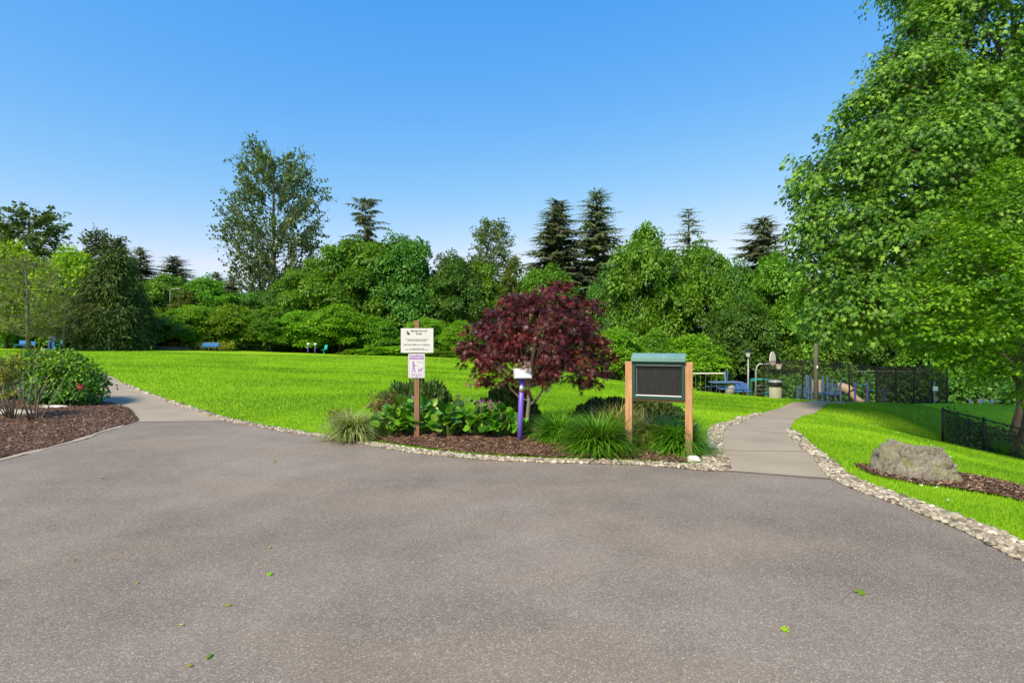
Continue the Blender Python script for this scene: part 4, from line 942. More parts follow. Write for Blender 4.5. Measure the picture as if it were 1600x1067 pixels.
put('flower', np_mesh('flower', *arr[:3], M['red_petal'], arr[3]), t)
twig_plant('bare_stem_shrub', 'leggy shrub with bare pale stems and yellow tips at the left edge', 22, 11.0, (14, 1.55, .5, 470, 30, 'cover_leaf', .075, 'pale_bark', .013))
twig_plant('bare_stem_shrub', 'bare forked pale stems leaning right in front of the glossy bush', 52, 10.9, (9, 1.0, .62, 474, 2, 'bronze_leaf', .05, 'pale_bark', .013))
def rock(name, label, cat, loc, size, seed, mat, sub=4, amp=.18, rz=0):
    bm = bmesh.new(); bmesh.ops.create_icosphere(bm, subdivisions=sub, radius=1); rr = random.Random(seed); ph = [rr.uniform(0, 6.28) for _ in range(12)]
    for v in bm.verts:
        p = v.co.copy(); k = 1+amp*(math.sin(p.x*2.3+ph[0])*math.cos(p.y*2.1+ph[1])+.5*math.sin(p.z*4+ph[2]+p.x*3)+.3*math.sin(p.x*8+ph[3])*math.sin(p.y*7+ph[4]+p.z*6)+.12*math.sin(p.x*19+ph[5])*math.sin(p.z*17+ph[6])*math.sin(p.y*18))
        v.co = Vector((p.x*k*size[0], p.y*k*size[1], p.z*k*size[2]))
    me = bpy.data.meshes.new(name); bm.to_mesh(me); bm.free(); me.polygons.foreach_set('use_smooth', [True]*len(me.polygons)); me.materials.append(M[mat])
    o = put(name, me); o.location = loc; o.rotation_euler = (0, 0, rz); return tag(o, label, cat)
gx, gy = ground(78, 640); rock('flat_stone', 'flat pale stone slab lying on the mulch in front of the glossy bush', 'stone', (gx, gy, h1(gx, gy)+.05), (.42, .26, .06), 3, 'pale_stone')
gx, gy = ground(18, 650); rock('flat_stone', 'grey stone slab half hidden by bare stems at the left edge', 'stone', (gx, gy, h1(gx, gy)+.06), (.5, .25, .09), 5, 'grey_stone')
gx, gy = ground(1084, 724); rock('garden_stone', 'small pale stone at the foot of the right notice board post', 'stone', (gx, gy, h1(gx, gy)+.05), (.11, .08, .055), 8, 'pale_stone', 3)
gx, gy = ground(726, 686); rock('garden_stone', 'small orange stone in front of the round leaved plants', 'stone', (gx, gy, h1(gx, gy)+.06), (.075, .05, .03), 9, 'rust_orange', 3)

# boulder: sculpted profile, flat bottomed
def boulder():
    gx, gy = ground(1457, 755); gz = h1(gx, gy); rr = rngf(480)
    bm = bmesh.new(); bmesh.ops.create_icosphere(bm, subdivisions=6, radius=1)
    from mathutils import noise as mn
    prof = [(-1, .88), (-.85, 1.0), (-.4, .98), (0, .93), (.3, .88), (.6, .72), (.85, .52), (1, .34)]
    for v in bm.verts:
        p = v.co.copy(); s = lambda c, e: math.copysign(abs(c)**e, c)
        x, y, z = s(p.x, .75), s(p.y, .75), s(p.z, .5); hz = np.interp(x, [a for a, _ in prof], [b for _, b in prof])
        n = .16*mn.fractal(p*1.6+Vector((3, 1, 7)), 1.0, 2.0, 3)+.05*mn.fractal(p*5, .8, 2.1, 6)-.03*abs(mn.noise(p*2.7+Vector((9, 2, 4))))
        if z > 0: q = (x*(1-.03*z), y*(1-.2*z), z*hz*.46)
        else: q = (x*(1+.12*z*(1 if x < -.3 else .2)), y*(1+.1*z), z*.16)
        k = 1+n*1.3; v.co = Vector((q[0]*.49*k, q[1]*.36*k, (q[2]*.93+.02)*k))
    me = bpy.data.meshes.new('boulder'); bm.to_mesh(me); bm.free(); me.polygons.foreach_set('use_smooth', [True]*len(me.polygons)); me.materials.append(M['boulder_rock'])
    o = put('boulder', me); o.location = (gx, gy+.27, gz+.01); o.rotation_euler = (0, R(4), R(-8))
    tag(o, 'large grey brown boulder with moss patches on the right lawn', 'boulder')
boulder()

# ------------------------------------------------------------------ signs and posts of the bed
def text(name, s, size, mat, parent, loc, rot=(R(90), 0, 0), align='CENTER', bold=0):
    cu = bpy.data.curves.new(name, 'FONT'); cu.body = s; cu.size = size; cu.align_x = align; cu.align_y = 'CENTER'; cu.offset = bold
    tmp = bpy.data.objects.new('tmp', cu); C.objects.link(tmp); dg = bpy.context.evaluated_depsgraph_get()
    me = bpy.data.meshes.new_from_object(tmp.evaluated_get(dg)); bpy.data.objects.remove(tmp); bpy.data.curves.remove(cu)
    me.materials.clear(); me.materials.append(mat); o = put(name, me, parent); o.location = loc; o.rotation_euler = rot; return o
def flat_shape(name, pts, mat, parent, y): return MB().add([(x, y, z) for x, z in pts], [tuple(range(len(pts)))]).build(name, mat, parent)
def park_sign():
    d = 9.0; x = (652-800)/F*d; z0 = h1(x, d)+.03
    t = thing('park_sign', 'white park rules sign over a purple pet waste sign on one wooden post', 'sign', (x, d, z0), R(-3))
    MB().box((0, 0, 1.0), (.088, .088, 2.14)).build('post', M['old_wood'], t, bevel=.006)
    Z = lambda py: CH-(py-533.5)/F*d-z0
    zc = (Z(513)+Z(551))/2; p = MB().box((.01, -.055, zc), (.575, .008, Z(513)-Z(551))).build('sign_panel', M['sign_white'], t, bevel=.002)
    y = -.0605; hh = Z(513)-Z(551); zt = zc+hh/2
    text('lettering', 'Meadowbrook\nRidge', .049, M['ink_black'], p, (.045, y, zt-.072), bold=.0006)
    text('lettering', 'This park is for the exclusive use by residents\nof Meadowbrook Ridge & their guests.', .0215, M['ink_black'], p, (.01, y, zt-.205), bold=.0005)
    text('lettering', 'Park Hours: 8:00 a.m. to 10:00 p.m.', .0325, M['ink_black'], p, (.01, y, zt-.288), bold=.0008)
    text('lettering', 'No motorized vehicles permitted.\nAll pets must be leashed. Please clean up after your pet.', .0185, M['ink_black'], p, (.01, y, zt-.365), bold=.0004)
    flat_shape('leaf_emblem', [(-.178, zt-.035), (-.165, zt-.05), (-.145, zt-.063), (-.125, zt-.085), (-.112, zt-.108), (-.118, zt-.115), (-.135, zt-.112), (-.155, zt-.118), (-.163, zt-.1), (-.172, zt-.07)], M['ink_black'], p, y)
    zc = (Z(552.5)+Z(590))/2; hh = Z(552.5)-Z(590); w2 = .147; c = .02; pts = []
    for sx, sz, a0 in ((1, 1, 0), (-1, 1, 90), (-1, -1, 180), (1, -1, 270)):
        for k in range(5): a = R(a0+k*22.5); pts.append((sx*(w2-c)+c*math.cos(a), zc+sz*(hh/2-c)+c*math.sin(a)))
    V = [(a, -.058, b) for a, b in pts]+[(a, -.052, b) for a, b in pts]; n = len(pts)
    q = MB().add(V, [tuple(range(n))[::-1], tuple(range(n, 2*n))]+[(i, (i+1) % n, n+(i+1) % n, n+i) for i in range(n)]).build('pet_sign_panel', M['sign_white'], t)
    y = -.0592; zt = zc+hh/2
    bd = MB()
    for bx_, bz_, bw, bh in ((0, zt-.014, .26, .004), (0, zc-hh/2+.014, .26, .004), (-.13, zc, .004, hh-.03), (.13, zc, .004, hh-.03)): bd.add([(bx_-bw/2, y, bz_-bh/2), (bx_+bw/2, y, bz_-bh/2), (bx_+bw/2, y, bz_+bh/2), (bx_-bw/2, y, bz_+bh/2)], [(0, 1, 2, 3)])
    bd.build('sign_border', M['ink_purple'], q)
    flat_shape('title_band', [(-.125, zt-.1), (.125, zt-.1), (.125, zt-.03), (-.125, zt-.03)], M['ink_purple'], q, y-.0004)
    text('lettering', 'PET WASTE', .046, M['sign_white'], q, (0, y-.0012, zt-.066), bold=.0008)
    text('lettering', 'PLEASE CLEAN UP\nAFTER YOUR PET', .024, M['ink_purple'], q, (0, y, zc-hh/2+.052), bold=.0006)
    text('lettering', 'KEEP OUR\nPARK CLEAN', .017, M['ink_purple'], q, (.06, y, zt-.15))
    fg = MB(); P = lambda pts: fg.add([(a, y, zt-b) for a, b in pts], [tuple(range(len(pts)))])
    P([(-.055+.02*math.cos(a), .15+.021*math.sin(a)) for a in [k*R(30) for k in range(12)]])
    P([(-.078, .175), (-.036, .172), (-.034, .235), (-.07, .245)]); P([(-.07, .24), (-.05, .24), (-.068, .325), (-.09, .325), (-.083, .31)]); P([(-.052, .24), (-.034, .232), (-.018, .318), (-.008, .325), (-.036, .325)])
    P([(-.038, .178), (-.012, .205), (.01, .2), (.008, .212), (-.018, .22), (-.042, .2)])
    P([(.03, .27), (.085, .265), (.083, .295), (.033, .295)]); P([(.08, .27), (.086, .245), (.115, .25), (.108, .268), (.09, .285)])
    for a in (.032, .046, .072, .08): P([(a, .29), (a+.008, .29), (a+.008, .325), (a, .325)])
    P([(.03, .272), (.018, .25), (.024, .248), (.036, .272)]); fg.build('walker_and_dog_symbol', M['ink_purple'], q)
    b = MB()
    for zz in (zt-.022, zc-hh/2+.024): b.lathe((0, 0, 0), [(.008, 0), (.008, .004), (.004, .006)], 10)
    for o_, zz in (('bolt', zt-.022), ('bolt', zc-hh/2+.024)):
        k = MB().lathe((0, 0, 0), [(.009, 0), (.009, .004), (.004, .006)], 10).build('bolt', M['pole_metal'], q); k.location = (0, y, zz); k.rotation_euler = (R(90), 0, 0)
park_sign()
def station_post(label, px, d, group, top=1.12, tilt=0, sc=1, dz=.03):
    x = (px-800)/F*d; t = thing('fitness_sign_post', label, 'sign post', (x, d, h1(x, d)+dz), R(tilt), group)
    p = MB().tube([(0, 0, -.05), (.012, 0, top*.35), (.04, 0, top-.07)], .043, 14).build('post', M['purple_paint'], t, True)
    MB().tube([(.032, 0, top*.72), (.0365, 0, top*.82)], .0455, 14).build('steel_band', M['silver_metal'], p, True)
    q = MB().box((.045, -.05, top), (.30, .012, .22), rx=R(-42)).build('sign_plate', M['pale_plate'], t, bevel=.005)
    fr = MB(); m = Matrix.Rotation(R(-42), 3, 'X')
    for cx_, cz_, a, b in ((0, .1, .29, .012), (0, -.1, .29, .012), (-.14, 0, .012, .19), (.14, 0, .012, .19)):
        V = [m @ Vector((cx_+sx*a/2, -.0085, cz_+sz*b/2))+Vector((.045, -.05, top)) for sx, sz in ((-1, -1), (1, -1), (1, 1), (-1, 1))]; fr.add(V, [(0, 1, 2, 3)])
    fr.build('plate_border', M['silver_metal'], q); return t
GP = 'purple fitness station sign posts'
station_post('purple post with a slanted pale plate in the bed before the purple maple', 812, 8.55, GP, 1.14, 4, dz=.06)
station_post('left of the two small far purple posts across the lawn', 481, 58, GP); station_post('right of the two small far purple posts across the lawn', 492, 58, GP)
station_post('far purple sign post beside the blue exerciser on the left', 77, 50, GP, 1.2, 30)

def notice_board():
    a = Vector(((983-800)/F*7.98, 7.98, 0)); b = Vector(((1076.5-800)/F*7.66, 7.66, 0)); ang = math.atan2(b.y-a.y, b.x-a.x); Lw = (b-a).length; c = (a+b)/2
    z0 = h1(c.x, c.y)+.03; t = thing('notice_board', 'green framed dark notice board between two cedar posts', 'notice board', (c.x, c.y, z0), ang); h = 1.44-z0
    for s in (-1, 1): MB().box((s*Lw/2, 0, h/2-.06), (.105, .105, h+.12)).build('post', M['cedar'], t, bevel=.006)
    iw = Lw-.105-.008; z1, z2 = .875-z0, 1.44-z0; zc = (z1+z2)/2; hh = z2-z1
    MB().box((0, .01, z1-.022), (iw, .04, .04)).build('rail', M['cedar'], t, bevel=.004)
    cab = MB(); fw = .045
    cab.box((0, -.01, z2-fw/2), (iw, .1, fw)).box((0, -.01, z1+fw/2), (iw, .1, fw))
    for s in (-1, 1): cab.box((s*(iw/2-fw/2), -.01, zc), (fw, .1, hh-2*fw))
    cab.build('frame', M['dark_green_paint'], t, bevel=.004)
    MB().box((0, .018, zc), (iw-2*fw, .03, hh-2*fw)).build('board', M['board_felt'], t)
    lw = iw-2*fw
    MB().box((0, -.035, z2-fw-.007), (lw-.01, .02, .012)).build('trim_strip', M['white_paint'], t); MB().box((0, -.035, z1+fw+.007), (lw-.01, .02, .012)).build('trim_strip', M['white_paint'], t)
    MB().box((-lw/2+.012, -.0, zc), (.008, .006, hh-2*fw-.05)).build('trim_strip', M['pole_metal'], t)
    x2 = iw/2+.012; MB().add([(-x2, -.11, z2+.004), (x2, -.11, z2+.004), (x2, .11, z2+.004), (-x2, .11, z2+.004), (-x2, -.11, z2+.07), (x2, -.11, z2+.07), (x2, .11, z2+.13), (-x2, .11, z2+.13)],
                             [(0, 3, 2, 1), (4, 5, 6, 7), (0, 1, 5, 4), (1, 2, 6, 5), (2, 3, 7, 6), (3, 0, 4, 7)]).build('hood', M['teal_hood'], t, bevel=.006)
notice_board()

# ------------------------------------------------------------------ low black fence on the right, with real wires
def low_fence():
    def P(px, d, zt): return Vector(((px-800)/F*d, d, zt))
    A = [P(1473, 17, -.5), P(1537, 16.7, -.78), P(1612, 16.4, -1.13), P(1700, 16.0, -1.5)]; B = [A[0], P(1515, 18.5, -1.12), P(1571, 20, -1.75), P(1640, 22, -2.5)]
    t = thing('chain_link_fence', 'low black chain link fence sloping down at the right edge', 'fence', (A[0].x, A[0].y, A[0].z-1.1)); o = Vector(t.location)
    for p in A+B[1:]: MB().tube([p-o-Vector((0, 0, 1.3)), p-o+Vector((0, 0, .04))], .035 if p is A[0] else .03, 10).lathe(p-o+Vector((0, 0, .04)), [(.038, 0), (.03, .02), (.01, .035)], 10).build('post', M['black_metal'], t, True)
    for run in (A, B):
        MB().tube([p-o for p in run], .021, 8).build('top_rail', M['black_metal'], t, True); w_ = MB()
        for p, q in zip(run, run[1:]):
            Lh = (q-p).length; k = Lh/.06; n = int(k)+20; hgt = 1.06
            for i in range(-18, n):
                for sg in (0, 1):
                    u0, u1 = i*.06, i*.06+hgt*.95; v0, v1 = (0, hgt) if sg else (hgt, 0)
                    ua, ub = max(u0, 0), min(u1, Lh)
                    if ub <= ua: continue
                    va = v0+(v1-v0)*(ua-u0)/(u1-u0); vb = v0+(v1-v0)*(ub-u0)/(u1-u0)
                    w_.tube([p-o+(q-p)*(ua/Lh)+Vector((0, .002*sg, -va)), p-o+(q-p)*(ub/Lh)+Vector((0, .002*sg, -vb))], .0028, 3, cap=False)
        w_.build('wire_mesh', M['black_metal'], t)
low_fence()
def ivy():
    r = rngf(500); poly = [(14.35, 17.0), (14.9, 16.3), (15.6, 15.2), (16.3, 13.6), (19, 12.6), (24, 14), (24, 23), (18, 20), (15.6, 18.4)]
    P = sample_poly(poly, 3000, r); back = ((P[:, 1] > 16.95-.26*(P[:, 0]-14.3)*1.0)).astype(float); n = len(P)
    hh = r.random(n)*(.18+.72*back)*(1+.3*np.sin(P[:, 0]*3)); k = 6
    pos = np.repeat(np.column_stack([P, H(P)+hh]), k, 0)+r.normal(0, .09, (n*k, 3)); m = len(pos)
    arr = scatter(OVAL[0], OVAL[1], pos, frames(r.normal(0, 1, (m, 3)), r.normal(0, .5, (m, 3))+np.array([0, -.3, 1])), r.uniform(.06, .14, m), r.random(m))
    stuff(put('ivy', np_mesh('ivy', *arr[:3], M['ivy_leaf'], arr[3])), 'dark ivy and undergrowth round the low black fence', 'undergrowth')
    for i, (x, y) in enumerate([(15.3, 16.0), (16.0, 15.3), (16.35, 14.5)]):
        t = thing('weed_tuft', ['pale grass tuft nearest the end post of the low fence', 'pale grass tuft in the middle of the fence foot', 'pale grass tuft nearest the right edge below the fence'][i], 'plant', (x, y, h1(x, y)), 0, 'grass tufts along the fence foot'); put('blades', blades(120, .1, .55, (55, 88), 1.0, .012, M['green_blade'], 510+i), t)
ivy()

# ------------------------------------------------------------------ playground and court below the lawn
def at(px, d): x = (px-800)/F*d; return x, d, h1(x, d)
def basketball():
    x, y, z = at(1181, 42); t = thing('basketball_hoop', 'basketball hoop on a bent grey pole beside the trash can', 'basketball hoop', (x, y, z))
    Hr = CH-(568-533.5)/F*42-z; s = Hr-.05
    MB().tube([(0, 0, -.1), (0, 0, s*.8), (.08, 0, s*.93), (.25, 0, s), (1.15, -.1, s)], .075, 10).build('pole', M['pole_metal'], t, True)
    V = [(.62*math.cos(a)*(.62), .0, .65*math.sin(a)*1.02 if math.sin(a) > 0 else .35*math.sin(a)) for a in [2*math.pi*k/28 for k in range(28)]]
    n = len(V); mb = MB().add([(p[0], -.025, p[2]) for p in V]+[(p[0], .025, p[2]) for p in V], [tuple(range(n)), tuple(range(2*n-1, n-1, -1))]+[(i, n+i, n+(i+1) % n, (i+1) % n) for i in range(n)])
    b = mb.build('backboard', M['backboard_paint'], t); b.location = (1.3, -.15, s+.28); b.rotation_euler = (0, 0, R(38)); b.scale = (1.3, 1, 1.15)
    c = Vector((1.62, -.52, s+.03)); ring = [(c.x+.24*math.cos(a), c.y+.24*math.sin(a), c.z) for a in [2*math.pi*k/20 for k in range(21)]]
    MB().tube(ring, .018, 6).tube([(1.36, -.2, c.z), (1.5, -.35, c.z)], .03, 6).build('rim', M['rust_orange'], t)
    nb = MB()
    for k in range(12):
        a = 2*math.pi*k/12
        for dl in (.55, -.55): nb.tube([(c.x+.24*math.cos(a), c.y+.24*math.sin(a), c.z), (c.x+.17*math.cos(a+dl*.6), c.y+.17*math.sin(a+dl*.6), c.z-.22), (c.x+.13*math.cos(a+dl), c.y+.13*math.sin(a+dl), c.z-.42)], .014, 4)
    nb.build('net', M['net_white'], t)
basketball()
def lamp_post():
    x, y, z = at(1169, 41); t = thing('lamp_post', 'slim grey park lamp post with black lantern', 'street lamp', (x, y, z)); h = CH-(543-533.5)/F*41-z
    MB().tube([(0, 0, -.1), (0, 0, h-.85)], [.075, .055], 10).lathe((0, 0, 0), [(.12, 0), (.12, .3), (.08, .4)], 12).build('pole', M['pole_metal'], t, True)
    MB().lathe((0, 0, h-.87), [(.09, 0), (.13, .06), (.1, .12)], 8).build('collar', M['black_metal'], t)
    MB().lathe((0, 0, h-.74), [(.12, 0), (.21, .38)], 6).build('lantern_glass', M['pale_plate'], t)
    MB().lathe((0, 0, h-.36), [(.27, 0), (.25, .05), (.12, .22), (.03, .26), (.03, .34)], 6).build('lantern_cap', M['black_metal'], t)
lamp_post()
def utility_pole():
    x, y, z = at(1275, 36); t = thing('light_pole', 'tall grey wooden pole in front of the play structure', 'pole', (x, y, z)); h = CH-(430-533.5)/F*36-z
    MB().tube([(0, 0, -.2), (0, 0, h*.5), (0, 0, h)], [.17, .14, .11], 12).build('shaft', M['grey_wood'], t, True)
    MB().box((0, -.15, CH-(573-533.5)/F*36-z), (.09, .02, .2)).build('tag_plate', M['white_paint'], t)
utility_pole()
def trash_can():
    x, y, z = at(1211.5, 27); t = thing('trash_can', 'grey concrete trash can with domed black lid on the lawn crest', 'trash can', (x, y, z)); k = CH-(593-533.5)/F*27-z; f = k/1.02
    MB().lathe((0, 0, 0), [(.29*f, -.05), (.3*f, .02), (.31*f, .66*f), (.3*f, .68*f)], 24).build('bin_body', M['bin_concrete'], t, True)
    ld = MB().lathe((0, 0, .66*f), [(.33*f, 0), (.35*f, .03), (.355*f, .2*f), (.36*f, .22*f)], 24).build('lid', M['lid_black'], t, True)
    MB().lathe((0, 0, .885*f), [(.36*f, 0), (.33*f, .06*f), (.2*f, .11*f), (.05*f, .13*f)], 24).build('dome', M['pole_metal'], t, True)
    MB().box((-.2*f, -.29*f, .78*f), (.26*f, .06, .13*f), rz=R(-35)).build('opening', M['black_metal'], ld)
trash_can()
def picnic():
    x, y, z = at(1134, 29.5); t = thing('picnic_table', 'blue picnic table on a concrete drum at the edge of the playground', 'picnic table', (x, y, z+.02), R(6))
    MB().box((0, 0, .74), (1.75, .75, .06)).build('tabletop', M['slate_blue_paint'], t, bevel=.02)
    for s in (-1, 1): MB().box((.1, s*.68, .43), (1.75, .28, .05)).build('seat', M['blue_paint'], t, bevel=.015)
    MB().lathe((.25, 0, 0), [(.26, -.05), (.26, .7)], 16).build('drum', M['bin_concrete'], t, True)
    for s in (-1, 1): MB().tube([(s*.7, -.68, -.05), (s*.7, -.6, .4), (s*.7, 0, .72), (s*.7, .6, .4), (s*.7, .68, -.05)], .03, 6).build('leg', M['dark_metal'], t)
picnic()
def bench(label, px, d, mat, rz=0, L=1.8, dz=0):
    x, y, z = at(px, d); t = thing('bench', label, 'bench', (x, y, z+dz), rz, 'blue park benches')
    MB().box((0, 0, .45), (L, .42, .05)).build('seat', M[mat], t, bevel=.015); MB().box((0, .25, .72), (L, .05, .4), rx=R(-10)).build('backrest', M[mat], t, bevel=.015)
    for s in (-1, 1): MB().tube([(s*L*.36, -.18, -.05), (s*L*.36, -.16, .43), (s*L*.36, .2, .43), (s*L*.36, .3, .85)], .025, 6).tube([(s*L*.36, .18, .43), (s*L*.36, .22, -.05)], .025, 6).build('leg', M['dark_metal'], t)
bench('blue bench on the playground edge right of the picnic table', 1156, 31, 'blue_paint', R(10), 1.3)
bench('blue bench under the half bare tree at the far left', 34, 51, 'light_blue_paint', R(-20), 1.75); bench('far blue bench on the left side of the big lawn', 327, 55, 'light_blue_paint', 0, 1.75)
bench('blue bench low beside the far left bench', 46, 50.5, 'light_blue_paint', R(-20), 1.0, -.1)
def swings():
    x, y, z = at(1106, 43); t = thing('swing_set', 'swing set with cream top bar and blue end posts behind the notice board', 'swing set', (x, y, z)); h = CH-(583.5-533.5)/F*43-z; L = 3.2
    MB().tube([(-L/2, 0, h), (L/2-.1, 0, h)], .055, 8).build('top_bar', M['backboard_paint'], t)
    for s in (-1, 1):
        for q in (-1, 1): MB().tube([(s*(L/2-.05)+q*.18 if s > 0 else s*L/2, q*.9, -.1), (s*(L/2-.05)+q*.18 if s > 0 else s*L/2, q*.1, h+.18)], .06, 8).build('post', M['slate_blue_paint'], t)
    for i, cx_ in enumerate((-1.25, -.4, .5)):
        q = MB().box((cx_, 0, .5), (.42, .16, .03)).build('swing_seat', M['rubber'], t)
        MB().tube([(cx_-.22, 0, .5), (cx_-.22, 0, h)], .012, 4).tube([(cx_+.22, 0, .5), (cx_+.22, 0, h)], .012, 4).build('chain', M['silver_metal'], q)
swings()
def climber():
    x, y, z = at(1188, 43.5); t = thing('climbing_frame', 'dark green climbing frame behind the basketball pole', 'climbing frame', (x, y, z)); h = CH-(592-533.5)/F*43.5-z
    for a, b in ((-.85, 0), (-.35, 0), (.75, 0), (-.35, .8), (.75, .8)): MB().tube([(a, b, -.1), (a, b, h)], .055, 8).build('post', M['green_paint'], t)
    for k in range(5): MB().tube([(-.35, 0, .3+k*.35), (.75, 0, .3+k*.35)], .025, 6).build('rung', M['pole_metal'], t)
    MB().box((.2, .4, h-.05), (1.2, .85, .1)).box((-.6, 0, h-.1), (.5, .06, .14)).build('top_beam', M['teal_paint'], t)
    MB().box((.45, -.05, 1.05), (.5, .3, .06)).build('step', M['teal_paint'], t)
climber()
def bike_rack():
    x, y, z = at(1245.5, 40); t = tag(MB().tube([(x-.12, y, z-.1), (x-.12, y, z+.55), (x-.06, y, z+.64), (x+.06, y, z+.64), (x+.12, y, z+.55), (x+.12, y, z-.1)], .03, 8).build('hoop_rail', M['light_blue_paint'], None, True), 'small light blue hoop rail left of the play structure', 'rail')
bike_rack()
def playset():
    d = 43; x, y, z = at(1285, d); t = thing('play_structure', 'blue play structure with stairs and a tan tube slide', 'playground', (x, y, z)); X = lambda px: (px-1285)/F*d; Z = lambda py: CH-(py-533.5)/F*d-z
    bm_, sb = M['slate_blue_paint'], M['blue_paint']
    for px, yy, top in ((1263, 0, 589), (1270, .9, 588), (1267, -.1, 591), (1293, 0, 590), (1297, 1, 589), (1311, -.2, 595), (1311, .9, 596), (1320, .6, 598)): MB().tube([(X(px), yy, -.1), (X(px), yy, Z(top))], .065, 8).lathe((X(px), yy, Z(top)), [(.07, 0), (.05, .05)], 8).build('post', bm_, t)
    MB().box((X(1282), .45, Z(614)), (X(1296)-X(1268), 1, .08)).box((X(1302), .4, Z(617)), (X(1311)-X(1293), 1.1, .08)).build('deck', sb, t)
    st = MB()
    for k in range(4): st.box((X(1257+k*3.2), .3, .15+k*.16), (.2, .9, .05))
    st.build('stairs', sb, t)
    for yy in (-.1, .75):
        mb = MB().tube([(X(1253.5), yy, .0), (X(1254), yy, Z(607)), (X(1262), yy, Z(600))], .035, 6)
        for k in range(4): mb.tube([(X(1255+k*2), yy, Z(622-k*2)), (X(1255+k*2), yy, Z(606-k*1.7))], .022, 5)
        mb.build('handrail', bm_, t)
    mb = MB().tube([(X(1291), -.2, Z(601)), (X(1311), -.2, Z(601))], .035, 6).tube([(X(1291), -.2, Z(615)), (X(1311), -.2, Z(615))], .035, 6)
    for k in range(11): mb.tube([(X(1291+k*2), -.2, Z(615)), (X(1291+k*2), -.2, Z(601))], .022, 5)
    mb.build('railing', bm_, t)
    MB().box((X(1286), .9, Z(604)), (.8, .06, 1.0)).build('climbing_panel', M['tan_plastic'], t, bevel=.02)
    MB().add([(X(1283.5)+.14*math.sin(a)*(1), -.2, Z(604)+.45*math.cos(a)) for a in [k*R(30) for k in range(12)]]+[(X(1283.5)+.14*math.sin(a), -.15, Z(604)+.45*math.cos(a)) for a in [k*R(30) for k in range(12)]], [tuple(range(12))[::-1], tuple(range(12, 24))]+[(i, (i+1) % 12, 12+(i+1) % 12, 12+i) for i in range(12)]).build('leaf_panel', bm_, t)
    MB().tube([(X(1283.5), -.17, -.1), (X(1283.5), -.17, Z(608))], .04, 6).build('panel_post', bm_, t)
    mb = MB().tube([(X(1313), .3, Z(606)), (X(1318), .1, Z(606)), (X(1322), -.2, Z(608)), (X(1324), -.45, Z(612))], [.4, .42, .4, .38], 14, cap=False)
    mb.build('tube_slide', M['tan_plastic'], t, True)
    MB().tube([(X(1325), -.4, Z(614)), (X(1326), -.75, Z(619)), (X(1329), -1.1, Z(624)), (X(1333), -1.3, Z(626))], [.3, .26, .24, .22], 10).build('slide_chute', M['tan_plastic'], t, True)
playset()
def pullup(label, d, pts, name='pull_up_bars'):
    x, y, z = at(pts[0][0], d); t = thing(name, label, 'exercise bars', (x, y, z), 0, 'purple exercise bars'); X = lambda px: (px-pts[0][0])/F*d; Z = lambda py: CH-(py-533.5)/F*d-z
    for px, top in pts: MB().tube([(X(px), 0, -.1), (X(px), 0, Z(top))], .07, 8).lathe((X(px), 0, Z(top)), [(.075, 0), (.05, .06)], 8).build('post', M['purple_paint'], t)
    for (a, ta), (b, tb) in zip(pts, pts[1:]): zz = Z(max(ta, tb)+3); MB().tube([(X(a), 0, zz), (X(b), 0, zz)], .03, 6).build('bar', M['teal_paint'], t)
pullup('purple pull up bars with teal rails right of the tan slide', 42, [(1336, 598), (1355, 598), (1381, 607)])
pullup('small far purple bars with a teal rail right of the court fence', 47, [(1532, 624), (1550, 624), (1575, 624)])
x, y, z = at(1515, 46); tt = thing('purple_bollard', 'short purple post alone right of the court fence', 'post', (x, y, z)); zz = CH-(625-533.5)/F*46-z; MB().tube([(0, 0, -.1), (0, 0, zz)], .06, 8).build('shaft', M['purple_paint'], tt); MB().lathe((0, 0, zz), [(.09, 0), (.09, .04), (.04, .07)], 8).build('cap', M['purple_paint'], tt)
